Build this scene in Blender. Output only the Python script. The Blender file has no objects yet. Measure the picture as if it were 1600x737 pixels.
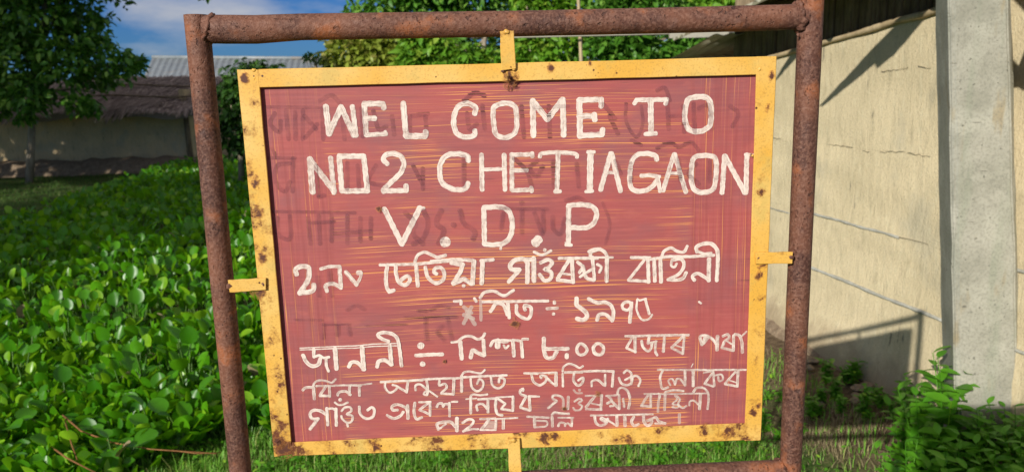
import bpy, bmesh, math, random
import numpy as np
from mathutils import Vector, Matrix

# ------------------------------------------------------------------ camera, world, sun
SC = bpy.context.scene
COL = SC.collection
F = 1150.0                                   # focal length in photo pixels (1600 wide)
EYE = np.array([0.0, 0.0, 1.5])
K = 1.5                                      # the place is laid out in units of 1.5 m and enlarged at the end; the camera uses K here
SIG = .45                                    # the sign stands close to the camera, on the raised roadside
_hx = np.array([.99944, .0297, -.0155]); _vy = np.array([-.0264, .9807, .1935])
_hx /= np.linalg.norm(_hx); _vy -= _hx * (_hx @ _vy); _vy /= np.linalg.norm(_vy)
RW = np.array([_hx, np.cross(_vy, _hx), _vy])          # camera axes -> world

def ray(x, y): return RW @ np.array([x - 800, -(y - 368.5), -F])
def atY(x, y, Y):
    r = ray(x, y); return EYE + r * Y / r[1]
def atZ(x, y, z=0.0):
    r = ray(x, y); return EYE + r * (z - 1.5) / r[2]

cam_d = bpy.data.cameras.new('camera'); cam = bpy.data.objects.new('camera', cam_d); COL.objects.link(cam)
cam_d.sensor_width = 36; cam_d.lens = 36 * F / 1600; cam_d.clip_start = .05; cam_d.clip_end = 2000
M = Matrix.Identity(4)
for i in range(3):
    for j in range(3): M[i][j] = RW[i][j]
M[0][3], M[1][3], M[2][3] = EYE * K
cam.matrix_world = M
cam_d.dof.use_dof = True; cam_d.dof.focus_distance = 1.77 * SIG * K; cam_d.dof.aperture_fstop = 7.5
SC.camera = cam

SUN = np.array([1.389, 2.078, -1.023]); SUN /= np.linalg.norm(SUN)       # direction the light travels
world = bpy.data.worlds.new('World'); SC.world = world; world.use_nodes = True
wn = world.node_tree; wn.nodes.clear()
w_out = wn.nodes.new('ShaderNodeOutputWorld'); w_bg = wn.nodes.new('ShaderNodeBackground')
sky = wn.nodes.new('ShaderNodeTexSky'); sky.sky_type = 'NISHITA'; sky.sun_disc = False
sky.sun_elevation = math.asin(-SUN[2]); sky.sun_rotation = math.atan2(-SUN[0], -SUN[1])
sky.air_density = 1.0; sky.dust_density = .4; sky.ozone_density = 3.0
w_tc = wn.nodes.new('ShaderNodeTexCoord'); w_map = wn.nodes.new('ShaderNodeMapping')
w_map.inputs['Scale'].default_value = (1.0, 1.0, 3.2); w_map.inputs['Location'].default_value = (.35, .2, .1)
w_noise = wn.nodes.new('ShaderNodeTexNoise'); w_noise.inputs['Scale'].default_value = 3.1
w_noise.inputs['Detail'].default_value = 9; w_noise.inputs['Roughness'].default_value = .52
w_ramp = wn.nodes.new('ShaderNodeValToRGB')
w_ramp.color_ramp.elements[0].position = .53; w_ramp.color_ramp.elements[0].color = (0, 0, 0, 1)
w_ramp.color_ramp.elements[1].position = .72; w_ramp.color_ramp.elements[1].color = (.8, .8, .8, 1)
w_mix = wn.nodes.new('ShaderNodeMixRGB'); w_mix.inputs[2].default_value = (7.6, 7.2, 6.7, 1)
w_tint = wn.nodes.new('ShaderNodeMixRGB'); w_tint.blend_type = 'MULTIPLY'; w_tint.inputs[0].default_value = 1
w_tint.inputs[2].default_value = (.20, .43, .85, 1)
L = wn.links.new
L(w_tc.outputs['Generated'], w_map.inputs[0]); L(w_map.outputs[0], w_noise.inputs['Vector'])
w_sep = wn.nodes.new('ShaderNodeSeparateXYZ'); L(w_tc.outputs['Generated'], w_sep.inputs[0])
w_el = wn.nodes.new('ShaderNodeMapRange'); w_el.inputs[1].default_value = .12; w_el.inputs[2].default_value = .6; w_el.inputs[3].default_value = 0; w_el.inputs[4].default_value = .2
L(w_sep.outputs[2], w_el.inputs[0]); w_add = wn.nodes.new('ShaderNodeMath'); w_add.operation = 'ADD'
L(w_noise.outputs[0], w_add.inputs[0]); L(w_el.outputs[0], w_add.inputs[1]); L(w_add.outputs[0], w_ramp.inputs[0]); L(sky.outputs[0], w_tint.inputs[1]); L(w_tint.outputs[0], w_mix.inputs[1])
L(w_ramp.outputs[0], w_mix.inputs[0]); L(w_mix.outputs[0], w_bg.inputs[0]); L(w_bg.outputs[0], w_out.inputs[0])
w_bg.inputs[1].default_value = .088

sun_d = bpy.data.lights.new('sun', 'SUN'); sun_d.energy = 4.9; sun_d.angle = math.radians(.5); sun_d.color = (1, .955, .87)
sun_o = bpy.data.objects.new('sun', sun_d); COL.objects.link(sun_o)
sun_o.rotation_euler = Vector(SUN).to_track_quat('-Z', 'Y').to_euler(); sun_o.location = (-3, -4, 6)
SC.view_settings.view_transform = 'Standard'; SC.view_settings.look = 'None'
SC.view_settings.exposure = 0.0; SC.view_settings.gamma = 1; SC.view_settings.use_curve_mapping = False
SC.cycles.max_bounces = 6; SC.cycles.transparent_max_bounces = 16

rnd = random.Random(7)
rng = np.random.default_rng(11)

# ------------------------------------------------------------------ object helpers
def tag(o, label=None, cat=None, group=None, kind=None):
    if label: o['label'] = label
    if cat: o['category'] = cat
    if group: o['group'] = group
    if kind: o['kind'] = kind
    return o
def thing(name, loc, label, cat, group=None, rz=0):
    o = bpy.data.objects.new(name, None); COL.objects.link(o); o.location = loc; o.rotation_euler = (0, 0, rz)
    o.empty_display_size = .1
    return tag(o, label, cat, group)
def link(name, me, parent=None, loc=None):
    o = bpy.data.objects.new(name, me); COL.objects.link(o)
    if parent is not None: o.parent = parent
    if loc is not None: o.location = loc
    return o
def mesh_np(name, V, Fc, mat=None, smooth=True, uv=None, nper=None):
    """V (n,3); Fc (m,k) equal-sized faces or a list of ragged faces"""
    me = bpy.data.meshes.new(name)
    V = np.asarray(V, dtype=np.float32)
    if isinstance(Fc, np.ndarray):
        k = Fc.shape[1]; m = Fc.shape[0]
        me.vertices.add(len(V)); me.vertices.foreach_set('co', V.ravel())
        me.loops.add(m * k); me.loops.foreach_set('vertex_index', Fc.astype(np.int32).ravel())
        me.polygons.add(m); me.polygons.foreach_set('loop_start', np.arange(0, m * k, k, dtype=np.int32))
        me.update(calc_edges=True)
    else:
        me.from_pydata([tuple(v) for v in V], [], [tuple(f) for f in Fc])
    if smooth:
        me.polygons.foreach_set('use_smooth', np.ones(len(me.polygons), dtype=bool))
    if uv is not None:
        ul = me.uv_layers.new(name='UVMap'); idx = np.empty(len(me.loops), dtype=np.int32)
        me.loops.foreach_get('vertex_index', idx); ul.data.foreach_set('uv', np.asarray(uv, np.float32)[idx].ravel())
    if mat is not None: me.materials.append(mat)
    me.validate(); me.update()
    return me
class MB:
    def __init__(s): s.v = []; s.f = []
    def add(s, V, Fc):
        b = len(s.v); s.v += [tuple(map(float, p)) for p in V]; s.f += [tuple(i + b for i in f) for f in Fc]
    def box(s, lo, hi, R=None, c=None):
        x0, y0, z0 = lo; x1, y1, z1 = hi
        V = [(x0,y0,z0),(x1,y0,z0),(x1,y1,z0),(x0,y1,z0),(x0,y0,z1),(x1,y0,z1),(x1,y1,z1),(x0,y1,z1)]
        if R is not None: V = [tuple(np.array(c) + R @ np.array(p)) for p in V]
        s.add(V, [(0,3,2,1),(4,5,6,7),(0,1,5,4),(1,2,6,5),(2,3,7,6),(3,0,4,7)])
    def tube(s, pts, rad, n=12, caps=True, jit=0):
        pts = [np.array(p, float) for p in pts]
        if not hasattr(rad, '__len__'): rad = [rad] * len(pts)
        V = []; up = None
        for i, p in enumerate(pts):
            a = pts[max(i - 1, 0)]; b = pts[min(i + 1, len(pts) - 1)]; t = b - a; t /= np.linalg.norm(t)
            if up is None:
                up = np.cross(t, [0, 0, 1.0]) if abs(t[2]) < .9 else np.cross(t, [0, 1.0, 0])
            up = up - t * (up @ t); up /= np.linalg.norm(up); w = np.cross(t, up)
            for k in range(n):
                an = 2 * math.pi * k / n; r = rad[i] * (1 + (rnd.uniform(-jit, jit) if jit else 0))
                V.append(p + (up * math.cos(an) + w * math.sin(an)) * r)
        Fc = [(i*n+k, i*n+(k+1)%n, (i+1)*n+(k+1)%n, (i+1)*n+k) for i in range(len(pts)-1) for k in range(n)]
        if caps: Fc += [tuple(range(n-1, -1, -1)), tuple(range((len(pts)-1)*n, len(pts)*n))]
        s.add(V, Fc)
    def mesh(s, name, mat, smooth=False):
        return mesh_np(name, s.v, s.f, mat, smooth)
    def obj(s, name, mat, parent=None, smooth=False, bevel=0, autos=None):
        me = s.mesh(name, mat, smooth)
        if bevel or autos:
            bm = bmesh.new(); bm.from_mesh(me)
            if bevel: bmesh.ops.bevel(bm, geom=list(bm.edges), offset=bevel, segments=2, affect='EDGES', profile=.6)
            if autos:
                for e in bm.edges:
                    if len(e.link_faces) == 2 and e.calc_face_angle(0) > autos: e.smooth = False
                for f in bm.faces: f.smooth = True
            bm.to_mesh(me); bm.free()
        return link(name, me, parent)

# ------------------------------------------------------------------ material helpers
class NT:
    def __init__(s, name):
        s.m = bpy.data.materials.new(name); s.m.use_nodes = True; s.t = s.m.node_tree; s.t.nodes.clear()
        s.out = s.t.nodes.new('ShaderNodeOutputMaterial'); s.b = s.t.nodes.new('ShaderNodeBsdfPrincipled')
        s.t.links.new(s.b.outputs[0], s.out.inputs[0])
    def n(s, typ, **kw):
        nd = s.t.nodes.new('ShaderNode' + typ)
        for k, v in kw.items():
            if k.startswith('_'): setattr(nd, k[1:], v)
        return nd
    def set(s, sock, v):
        if hasattr(v, 'bl_idname') or hasattr(v, 'is_linked'): s.t.links.new(v, sock)
        elif isinstance(v, (tuple, list)) and len(v) == 3 and sock.type == 'RGBA': sock.default_value = (*v, 1)
        else: sock.default_value = v
    def coord(s, kind='Object'): return s.n('TexCoord').outputs[kind]
    def mapv(s, vec, sc=(1,1,1), loc=(0,0,0), rot=(0,0,0)):
        m = s.n('Mapping'); s.set(m.inputs[0], vec); m.inputs['Scale'].default_value = sc
        m.inputs['Location'].default_value = loc; m.inputs['Rotation'].default_value = rot; return m.outputs[0]
    def noise(s, vec, scale, detail=3, rough=.55, dist=0):
        n = s.n('TexNoise'); s.set(n.inputs['Vector'], vec); n.inputs['Scale'].default_value = scale
        n.inputs['Detail'].default_value = detail; n.inputs['Roughness'].default_value = rough
        n.inputs['Distortion'].default_value = dist; return n.outputs[0]
    def voro(s, vec, scale, feature='F1'):
        n = s.n('TexVoronoi'); n.feature = feature; s.set(n.inputs['Vector'], vec); n.inputs['Scale'].default_value = scale
        return n.outputs['Distance']
    def ramp(s, v, a, b, c0=0., c1=1.):
        m = s.n('MapRange'); s.set(m.inputs[0], v); m.inputs[1].default_value = a; m.inputs[2].default_value = b
        m.inputs[3].default_value = c0; m.inputs[4].default_value = c1; m.interpolation_type = 'SMOOTHSTEP'; return m.outputs[0]
    def math(s, op, a, b=0.5, c=None):
        m = s.n('Math'); m.operation = op; s.set(m.inputs[0], a); s.set(m.inputs[1], b)
        if c is not None: s.set(m.inputs[2], c)
        return m.outputs[0]
    def mix(s, f, a, b, mode='MIX'):
        m = s.n('MixRGB'); m.blend_type = mode; s.set(m.inputs[0], f); s.set(m.inputs[1], a); s.set(m.inputs[2], b); return m.outputs[0]
    def sep(s, v):
        m = s.n('SeparateXYZ'); s.set(m.inputs[0], v); return m.outputs
    def island(s): return s.n('NewGeometry').outputs['Random Per Island']
    def bump(s, h, strength=.3, dist=.01):
        b = s.n('Bump'); s.set(b.inputs['Height'], h); b.inputs['Strength'].default_value = strength
        b.inputs['Distance'].default_value = dist; s.set(s.b.inputs['Normal'], b.outputs[0])
    def fin(s, col, rough=.6, metal=0., spec=.5):
        s.set(s.b.inputs['Base Color'], col); s.set(s.b.inputs['Roughness'], rough)
        s.b.inputs['Metallic'].default_value = metal; s.b.inputs['Specular IOR Level'].default_value = spec
        return s.m

def m_rust():
    t = NT('rusted_steel'); c = t.coord()
    a = t.noise(c, 9, 5, .6); col = t.mix(t.ramp(a, .35, .68), (.075, .030, .021), (.175, .068, .038))
    g = t.noise(c, 22, 4, .65); col = t.mix(t.ramp(g, .56, .74, 0, .45), col, (.23, .135, .11))
    o = t.noise(t.mapv(c, loc=(3, 1, 2)), 14, 4); col = t.mix(t.ramp(o, .54, .70, 0, .7), col, (.36, .115, .04))
    f = t.noise(c, 130, 3, .7); col = t.mix(t.ramp(f, .42, .66, 0, .45), col, (.30, .155, .105))
    sp = t.noise(c, 150, 3, .6); sp2 = t.noise(c, 24, 3)
    dk = t.math('MULTIPLY', t.ramp(sp, .60, .70), t.ramp(sp2, .40, .54))
    bg_ = t.math('MULTIPLY', t.ramp(t.noise(t.mapv(c, loc=(4, 4, 4)), 62, 2, .5), .64, .70), t.ramp(t.noise(c, 11, 2), .5, .6)); dk = t.math('MAXIMUM', dk, bg_)
    col = t.mix(t.math('MULTIPLY', dk, .6), col, (.035, .016, .014))
    h = t.math('ADD', t.math('MULTIPLY', f, .5), t.math('MULTIPLY', dk, -.6)); h = t.math('ADD', h, t.math('MULTIPLY', g, .6))
    t.bump(h, .8, .004)
    return t.fin(col, t.ramp(g, .3, .7, .55, .8), 0, .35)
def m_yellow():
    t = NT('worn_yellow_paint'); c = t.coord()
    a = t.noise(c, 6, 4); col = t.mix(t.ramp(a, .35, .7), (.72, .39, .06), (.77, .49, .14))
    gr = t.noise(t.mapv(c, loc=(1, 2, 0)), 11, 5, .65); col = t.mix(t.ramp(gr, .50, .68, 0, .65), col, (.56, .40, .11))
    z = t.sep(c)
    # rust creeps in patches, more of it low down and on the left bar
    low = t.ramp(z[2], .95, .62, 0, .085); left = t.ramp(z[0], -.50, -.60, 0, .075)
    r = t.noise(t.mapv(c, loc=(7, 0, 3)), 17, 7, .72); r = t.math('ADD', t.math('ADD', r, low), t.math('MAXIMUM', left, t.ramp(z[2], 1.585, 1.60, 0, .085)))
    m1 = t.ramp(r, .585, .66, 0, .6); col = t.mix(m1, col, (.42, .19, .035))
    m2 = t.ramp(r, .655, .715); col = t.mix(m2, col, (.13, .038, .014))
    sp = t.voro(c, 60); spm = t.noise(c, 23, 2); d = t.math('MULTIPLY', t.ramp(sp, .12, .2, 1, 0), t.ramp(spm, .6, .64))
    col = t.mix(d, col, (.09, .03, .015))
    gm = t.noise(c, 210, 2); col = t.mix(t.ramp(gm, .5, .72, 0, .4), col, (.38, .2, .05))
    t.bump(t.math('SUBTRACT', t.math('MULTIPLY', a, .4), t.math('MULTIPLY', m2, .35)), .5, .003)
    return t.fin(col, t.math('ADD', .42, t.math('MULTIPLY', m2, .35)), 0, .4)
def streaks(t, c):
    """thin gaps left by the brush in the red coat: 0..1"""
    x = t.sep(c)[0]
    w = t.math('MULTIPLY', t.math('SUBTRACT', t.noise(c, 14, 2), .5), .03)
    xw = t.math('ADD', x, w)
    edge = t.math('MAXIMUM', t.ramp(xw, -.430, -.45, 0, 1), t.ramp(xw, .425, .445, 0, 1))
    cm = t.n('CombineXYZ'); t.set(cm.inputs[2], t.math('MULTIPLY', t.math('SUBTRACT', t.noise(c, 1.6, 1), .5), .035)); t.set(cm.inputs[0], t.math('MULTIPLY', t.math('SUBTRACT', t.noise(c, 1.9, 1), .5), .014))
    va = t.n('VectorMath'); va.operation = 'ADD'; t.set(va.inputs[0], c); t.set(va.inputs[1], cm.outputs[0]); c = va.outputs[0]
    h1 = t.noise(t.mapv(c, (2.0, 1, 400), rot=(0, .035, 0)), 1, 3, .55)
    h2 = t.noise(t.mapv(c, (3.2, 1, 210), rot=(0, .06, 0), loc=(3, 0, 9)), 1, 2, .55)
    hm = t.noise(t.mapv(c, (1.2, 1, 2.2), loc=(2, 0, .5)), 3.0, 2)
    hs = t.math('MULTIPLY', t.ramp(h1, .55, .63), t.ramp(hm, .41, .58, .06, .95))
    hs = t.math('MAXIMUM', hs, t.math('MULTIPLY', t.ramp(h2, .66, .72), t.ramp(hm, .52, .66)))
    v1 = t.noise(t.mapv(c, (300, 1, 1.6), loc=(1, 0, 4)), 1, 3, .6)
    vm = t.noise(t.mapv(c, loc=(9, 0, 1)), 4.5, 2)
    vs = t.math('MULTIPLY', t.ramp(v1, .58, .68), t.ramp(vm, .40, .60, .15, 1))
    m = t.n('MixRGB'); t.set(m.inputs[0], edge); t.set(m.inputs[1], hs); t.set(m.inputs[2], vs)
    return m.outputs[0], edge
def m_panel():
    t = NT('brushed_red_paint'); c = t.coord()
    s, edge = streaks(t, c)
    a = t.noise(t.mapv(c, (1, 1, 2.5)), 3.2, 4)
    col = t.mix(t.ramp(a, .35, .66), (.385, .088, .082), (.295, .084, .086))
    fb = t.noise(t.mapv(c, (6, 1, 160)), 1, 3); col = t.mix(t.ramp(fb, .35, .7, 0, .45), col, (.45, .122, .108))
    mo = t.noise(t.mapv(c, loc=(6, 0, 3)), 5.5, 4, .6); col = t.mix(t.ramp(mo, .48, .66, 0, .6), col, (.285, .105, .108))
    mo2 = t.noise(t.mapv(c, (1, 1, 3), loc=(1, 0, 7)), 11, 3, .6); col = t.mix(t.ramp(mo2, .55, .7, 0, .5), col, (.45, .125, .105))
    fb2 = t.noise(t.mapv(c, (90, 1, 3)), 1, 3); col = t.mix(t.math('MULTIPLY', t.ramp(fb2, .4, .7, 0, .5), edge), col, (.27, .062, .06))
    oc = t.mix(t.noise(c, 8, 2), (.82, .30, .06), (.88, .45, .13))
    col = t.mix(t.math('MULTIPLY', s, .85), col, oc)
    dk = t.noise(t.mapv(c, (9, 1, 240), loc=(5, 0, 2)), 1, 2); dm = t.noise(t.mapv(c, loc=(4, 0, 4)), 6, 2)
    col = t.mix(t.math('MULTIPLY', t.ramp(dk, .66, .72), t.ramp(dm, .55, .65)), col, (.12, .05, .05))
    t.bump(t.math('ADD', fb, t.math('MULTIPLY', s, -.7)), .18, .0015)
    return t.fin(col, .55, 0, .28)
def m_ghost():
    t = NT('old_lettering_showing_through'); c = t.coord(); s, edge = streaks(t, c)
    t.fin(t.mix(s, (.20, .07, .09), (.03, .015, .015)), .6, 0, .2)
    tr = t.n('BsdfTransparent'); mx = t.n('MixShader')
    al = t.math('ADD', t.ramp(t.noise(c, 30, 2), .3, .7, .09, .31), t.math('MULTIPLY', s, .75))
    t.set(mx.inputs[0], al); t.t.links.new(tr.outputs[0], mx.inputs[1]); t.t.links.new(t.b.outputs[0], mx.inputs[2])
    t.t.links.new(mx.outputs[0], t.out.inputs[0]); return t.m
def m_white():
    t = NT('hand_brushed_white_paint'); uv = t.coord('UV'); c = t.coord()
    cov = t.sep(t.n('ObjectInfo').outputs['Color'])[0]
    st = t.noise(t.mapv(uv, (14, 700, 1)), 1, 3, .6); bl = t.noise(c, 75, 4, .65)
    e = t.math('ABSOLUTE', t.sep(uv)[1])
    v = t.math('ADD', t.math('MULTIPLY', st, .40), t.math('MULTIPLY', bl, .60))
    al = t.math('SUBTRACT', t.math('ADD', v, cov), .5)          # coverage .55 = thick coat
    al = t.ramp(al, .36, .60, .42, 1.0)
    col = t.mix(t.ramp(st, .35, .65), (.70, .55, .47), (.82, .71, .61))
    t.bump(st, .3, .0012); t.fin(col, .55, 0, .3)
    tr = t.n('BsdfTransparent'); mx = t.n('MixShader')
    t.set(mx.inputs[0], al); t.t.links.new(tr.outputs[0], mx.inputs[1]); t.t.links.new(t.b.outputs[0], mx.inputs[2])
    t.t.links.new(mx.outputs[0], t.out.inputs[0]); return t.m
def m_rustspot():
    t = NT('bleeding_rust_spot'); uv = t.coord('UV'); c = t.coord()
    r = t.n('VectorMath'); r.operation = 'LENGTH'; t.set(r.inputs[0], uv); d = r.outputs['Value']
    d = t.math('ADD', d, t.math('MULTIPLY', t.math('SUBTRACT', t.noise(c, 48, 5, .7, .5), .5), 3.2))
    t.fin(t.mix(t.ramp(d, .2, .6), (.10, .03, .015), (.50, .20, .05)), .7)
    tr = t.n('BsdfTransparent'); mx = t.n('MixShader')
    t.set(mx.inputs[0], t.ramp(d, .15, .85, .9, 0)); t.t.links.new(tr.outputs[0], mx.inputs[1]); t.t.links.new(t.b.outputs[0], mx.inputs[2])
    t.t.links.new(mx.outputs[0], t.out.inputs[0]); return t.m
def m_mudwall(name='tan_mud_plaster', ca=(.72, .60, .385), cb=(.60, .50, .315), stain=(.36, .31, .195)):
    t = NT(name); c = t.coord()
    a = t.noise(c, 2.2, 5); col = t.mix(t.ramp(a, .3, .7), ca, cb)
    v = t.noise(t.mapv(c, (26, 26, 7)), 1, 5, .68, .6); col = t.mix(t.ramp(v, .52, .74, 0, .55), col, stain)
    v2 = t.noise(t.mapv(c, (50, 50, 16), loc=(3, 3, 3)), 1, 4, .65); col = t.mix(t.ramp(v2, .52, .72, 0, .5), col, (.72, .64, .43))
    f = t.noise(c, 120, 3, .7); col = t.mix(t.ramp(f, .45, .75, 0, .5), col, (.36, .31, .19))
    ds = t.math('MULTIPLY', t.ramp(t.noise(t.mapv(c, (40, 40, 8), loc=(8, 2, 1)), 1, 3), .64, .70), t.ramp(t.noise(c, 3.5, 2), .54, .62))
    col = t.mix(t.math('MULTIPLY', ds, .75), col, (.17, .15, .12))
    zz = t.math('ADD', t.sep(c)[2], t.math('MULTIPLY', t.math('SUBTRACT', t.noise(c, 9, 4), .5), .35)); col = t.mix(t.ramp(zz, .38, .20, 0, .65), col, (.30, .22, .14))
    dm2 = t.noise(t.mapv(c, (1, 1, .6), loc=(2, 7, 3)), 3.2, 4, .6); col = t.mix(t.ramp(dm2, .56, .70, 0, .5), col, (.44, .40, .29))
    t.bump(t.math('ADD', t.math('MULTIPLY', v, 1.2), t.math('MULTIPLY', f, .6)), .8, .010)
    return t.fin(col, .9, 0, .2)
def m_simple(name, c1, c2, scale=8, rough=.85, sc=(1, 1, 1), bump=.3, bd=.01, spec=.25, c3=None):
    t = NT(name); c = t.coord(); v = t.mapv(c, sc)
    a = t.noise(v, scale, 5, .62); col = t.mix(t.ramp(a, .34, .68), c1, c2)
    f = t.noise(v, scale * 7, 3, .65); col = t.mix(t.ramp(f, .4, .75, 0, .4), col, tuple(x * .55 for x in c1))
    if c3: col = t.mix(t.ramp(t.noise(t.mapv(c, sc, (4, 5, 6)), scale * .45, 4), .54, .66, 0, .8), col, c3)
    t.bump(t.math('ADD', a, t.math('MULTIPLY', f, .5)), bump, bd)
    return t.fin(col, rough, 0, spec)
def m_leaf(name, c1, c2, c3=None, rough=.4, transl=.3, spec=.5, tcol=None):
    t = NT(name); c = t.coord(); r = t.island()
    col = t.mix(r, c1, c2)
    if c3: col = t.mix(t.ramp(t.math('FRACT', t.math('MULTIPLY', r, 17.3)), .80, .86), col, c3)
    t.fin(t.mix(t.ramp(t.noise(c, 30, 2), .3, .7, 0, .25), col, tuple(x * .6 for x in c1)), rough, 0, spec)
    tl = t.n('BsdfTranslucent'); t.set(tl.inputs[0], t.mix(.5, col, tcol or (.25, .45, .02))); mx = t.n('MixShader'); mx.inputs[0].default_value = transl
    t.t.links.new(t.b.outputs[0], mx.inputs[1]); t.t.links.new(tl.outputs[0], mx.inputs[2]); t.t.links.new(mx.outputs[0], t.out.inputs[0])
    return t.m
def m_ground():
    t = NT('grassy_earth'); c = t.coord(); p = t.sep(c)
    a = t.noise(c, 3, 6, .7); b = t.noise(c, 28, 5, .75)
    soil = t.mix(t.ramp(b, .3, .7), (.085, .058, .036), (.20, .145, .09))
    grass = t.mix(t.ramp(b, .3, .7), (.028, .058, .012), (.07, .115, .025))
    k = t.math('ADD', t.ramp(a, .36, .58), t.ramp(p[1], 5, 8, 0, .5))
    near_wall = t.ramp(t.math('ADD', p[0], t.math('MULTIPLY', p[1], .148)), 1.55, 1.85, 0, 1)
    k = t.math('MULTIPLY', t.math('MINIMUM', k, 1), t.math('SUBTRACT', 1, t.math('MULTIPLY', near_wall, t.ramp(p[1], 9, 7, 0, 1))))
    t.bump(b, .7, .03)
    return t.fin(t.mix(k, soil, grass), .95, 0, .1)
def m_concrete():
    t = NT('weathered_concrete'); c = t.coord(); p = t.sep(c)
    a = t.noise(c, 6, 6, .65); col = t.mix(t.ramp(a, .3, .7), (.28, .275, .22), (.42, .405, .335))
    s1 = t.noise(t.mapv(c, (20, 20, 2)), 1, 4); col = t.mix(t.ramp(s1, .5, .72, 0, .5), col, (.27, .30, .22))
    s2 = t.noise(t.mapv(c, (8, 8, 8), loc=(3, 9, 1)), 1, 5); col = t.mix(t.ramp(s2, .5, .68, 0, .55), col, (.46, .45, .37))
    o = t.noise(t.mapv(c, (16, 16, 4), loc=(1, 2, 6)), 1, 3); col = t.mix(t.ramp(o, .60, .74, 0, .6), col, (.30, .22, .10))
    cr = t.noise(t.mapv(c, (9, 9, 130), loc=(2, 1, 8)), 1, 1); crm = t.noise(c, 11, 1)
    ck = t.math('MULTIPLY', t.ramp(cr, .72, .75), t.ramp(crm, .56, .6)); col = t.mix(t.math('MULTIPLY', ck, .8), col, (.10, .09, .07))
    f = t.noise(c, 110, 3, .7); col = t.mix(t.ramp(f, .42, .7, 0, .5), col, (.17, .17, .14)); pit = t.ramp(t.noise(c, 55, 2), .70, .74); col = t.mix(t.math('MULTIPLY', pit, .7), col, (.10, .10, .08))
    t.bump(t.math('ADD', a, t.math('MULTIPLY', f, .4)), .35, .006); return t.fin(col, .85, 0, .25)

RUST = m_rust(); YEL = m_yellow(); PANEL = m_panel(); GHOST = m_ghost(); WHITE = m_white(); SPOT = m_rustspot()
MUD = m_mudwall(); CONC = m_concrete(); GROUND = m_ground()
FARMUD = m_mudwall('grey_brown_mud_wall', (.74, .54, .29), (.56, .43, .26), (.22, .15, .09))
DIRT = m_simple('rubbly_earth', (.22, .155, .10), (.36, .27, .18), 14, .95, bump=.9, bd=.03)
CEM = m_simple('grey_cement_render', (.34, .33, .28), (.46, .45, .39), 20, .8)
BAMBOO = m_simple('dry_bamboo', (.40, .30, .17), (.55, .43, .26), 12, .6, (1, 1, .2))
DARKBAM = m_simple('dark_brown_bamboo', (.15, .11, .065), (.26, .195, .12), 14, .8, (1, 1, .3))  # dark brown bamboo for the screen, rafters, posts and props
THATCH = m_leaf('old_grey_thatch', (.24, .18, .16), (.40, .31, .27), (.52, .41, .35), .9, .05, .1, (.1, .08, .05))
TIN = m_simple('corrugated_tin', (.20, .225, .235), (.27, .30, .31), 3, .45, bump=.05, spec=.5, c3=(.27, .24, .21))
OLDTIN = m_simple('dull_olive_tin', (.40, .38, .28), (.30, .29, .21), 5, .5, bump=.1, c3=(.24, .18, .11))
BARK = m_simple('grey_bark', (.26, .21, .15), (.42, .35, .26), 14, .9, (1, 1, .3), bump=.8, bd=.02)
WHITEWASH = m_simple('whitewashed_wall', (.62, .60, .55), (.72, .70, .66), 4, .8)
TWIG = m_simple('reddish_dry_twig', (.20, .085, .03), (.30, .14, .05), 30, .8)
PALEWOOD = m_simple('bleached_timber', (.36, .34, .27), (.44, .41, .33), 9, .8, (.2, 1, 1), bump=.1)
CRACK = m_simple('crack_shadowed_clay', (.26, .22, .15), (.38, .32, .21), 40)
STONE = m_simple('earth_clod', (.26, .19, .13), (.38, .29, .20), 30, .95, bump=.9)
HY = m_leaf('water_hyacinth_leaf', (.035, .17, .004), (.10, .33, .007), (.26, .50, .02), .33, .38, .42, (.34, .70, .01))
HYST = m_leaf('water_hyacinth_stalk', (.08, .19, .03), (.13, .25, .04), None, .4, .2)
WEED = m_leaf('weed_leaf', (.07, .26, .012), (.14, .39, .02), (.28, .50, .035), .42, .32, .36, (.28, .52, .02))
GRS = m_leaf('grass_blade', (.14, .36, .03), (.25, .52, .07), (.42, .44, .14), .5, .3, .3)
LAWN = m_leaf('shaded_lawn_blade', (.05, .12, .02), (.085, .17, .03), (.16, .15, .06), .6, .2, .2)  # lawn shade put into the colour, a darker green than the other grass
STRAW = m_leaf('dry_grass_blade', (.30, .24, .13), (.44, .36, .21), (.20, .15, .08), .8, .2, .2, (.3, .25, .1))
TREE_A = m_leaf('dark_tree_leaf', (.06, .19, .016), (.13, .32, .03), (.32, .54, .07), .45, .25, .4, (.15, .32, .03))
TREE_B = m_leaf('bright_tree_leaf', (.11, .29, .02), (.20, .40, .03), (.32, .46, .05), .45, .32, .4, (.3, .45, .03))
TREE_C = m_leaf('yellowish_tree_leaf', (.22, .30, .03), (.32, .38, .05), (.42, .38, .09), .45, .32, .4, (.35, .40, .04))
DARKBUSH = m_leaf('dark_bush_leaf', (.018, .06, .008), (.035, .10, .012), (.07, .17, .02), .5, .2, .3, (.15, .3, .03))  # dark green leaf colour of the bush
TREE_D = m_leaf('deep_green_leaf', (.05, .17, .014), (.11, .28, .025), (.20, .38, .05), .45, .25, .4, (.15, .3, .03))

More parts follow.
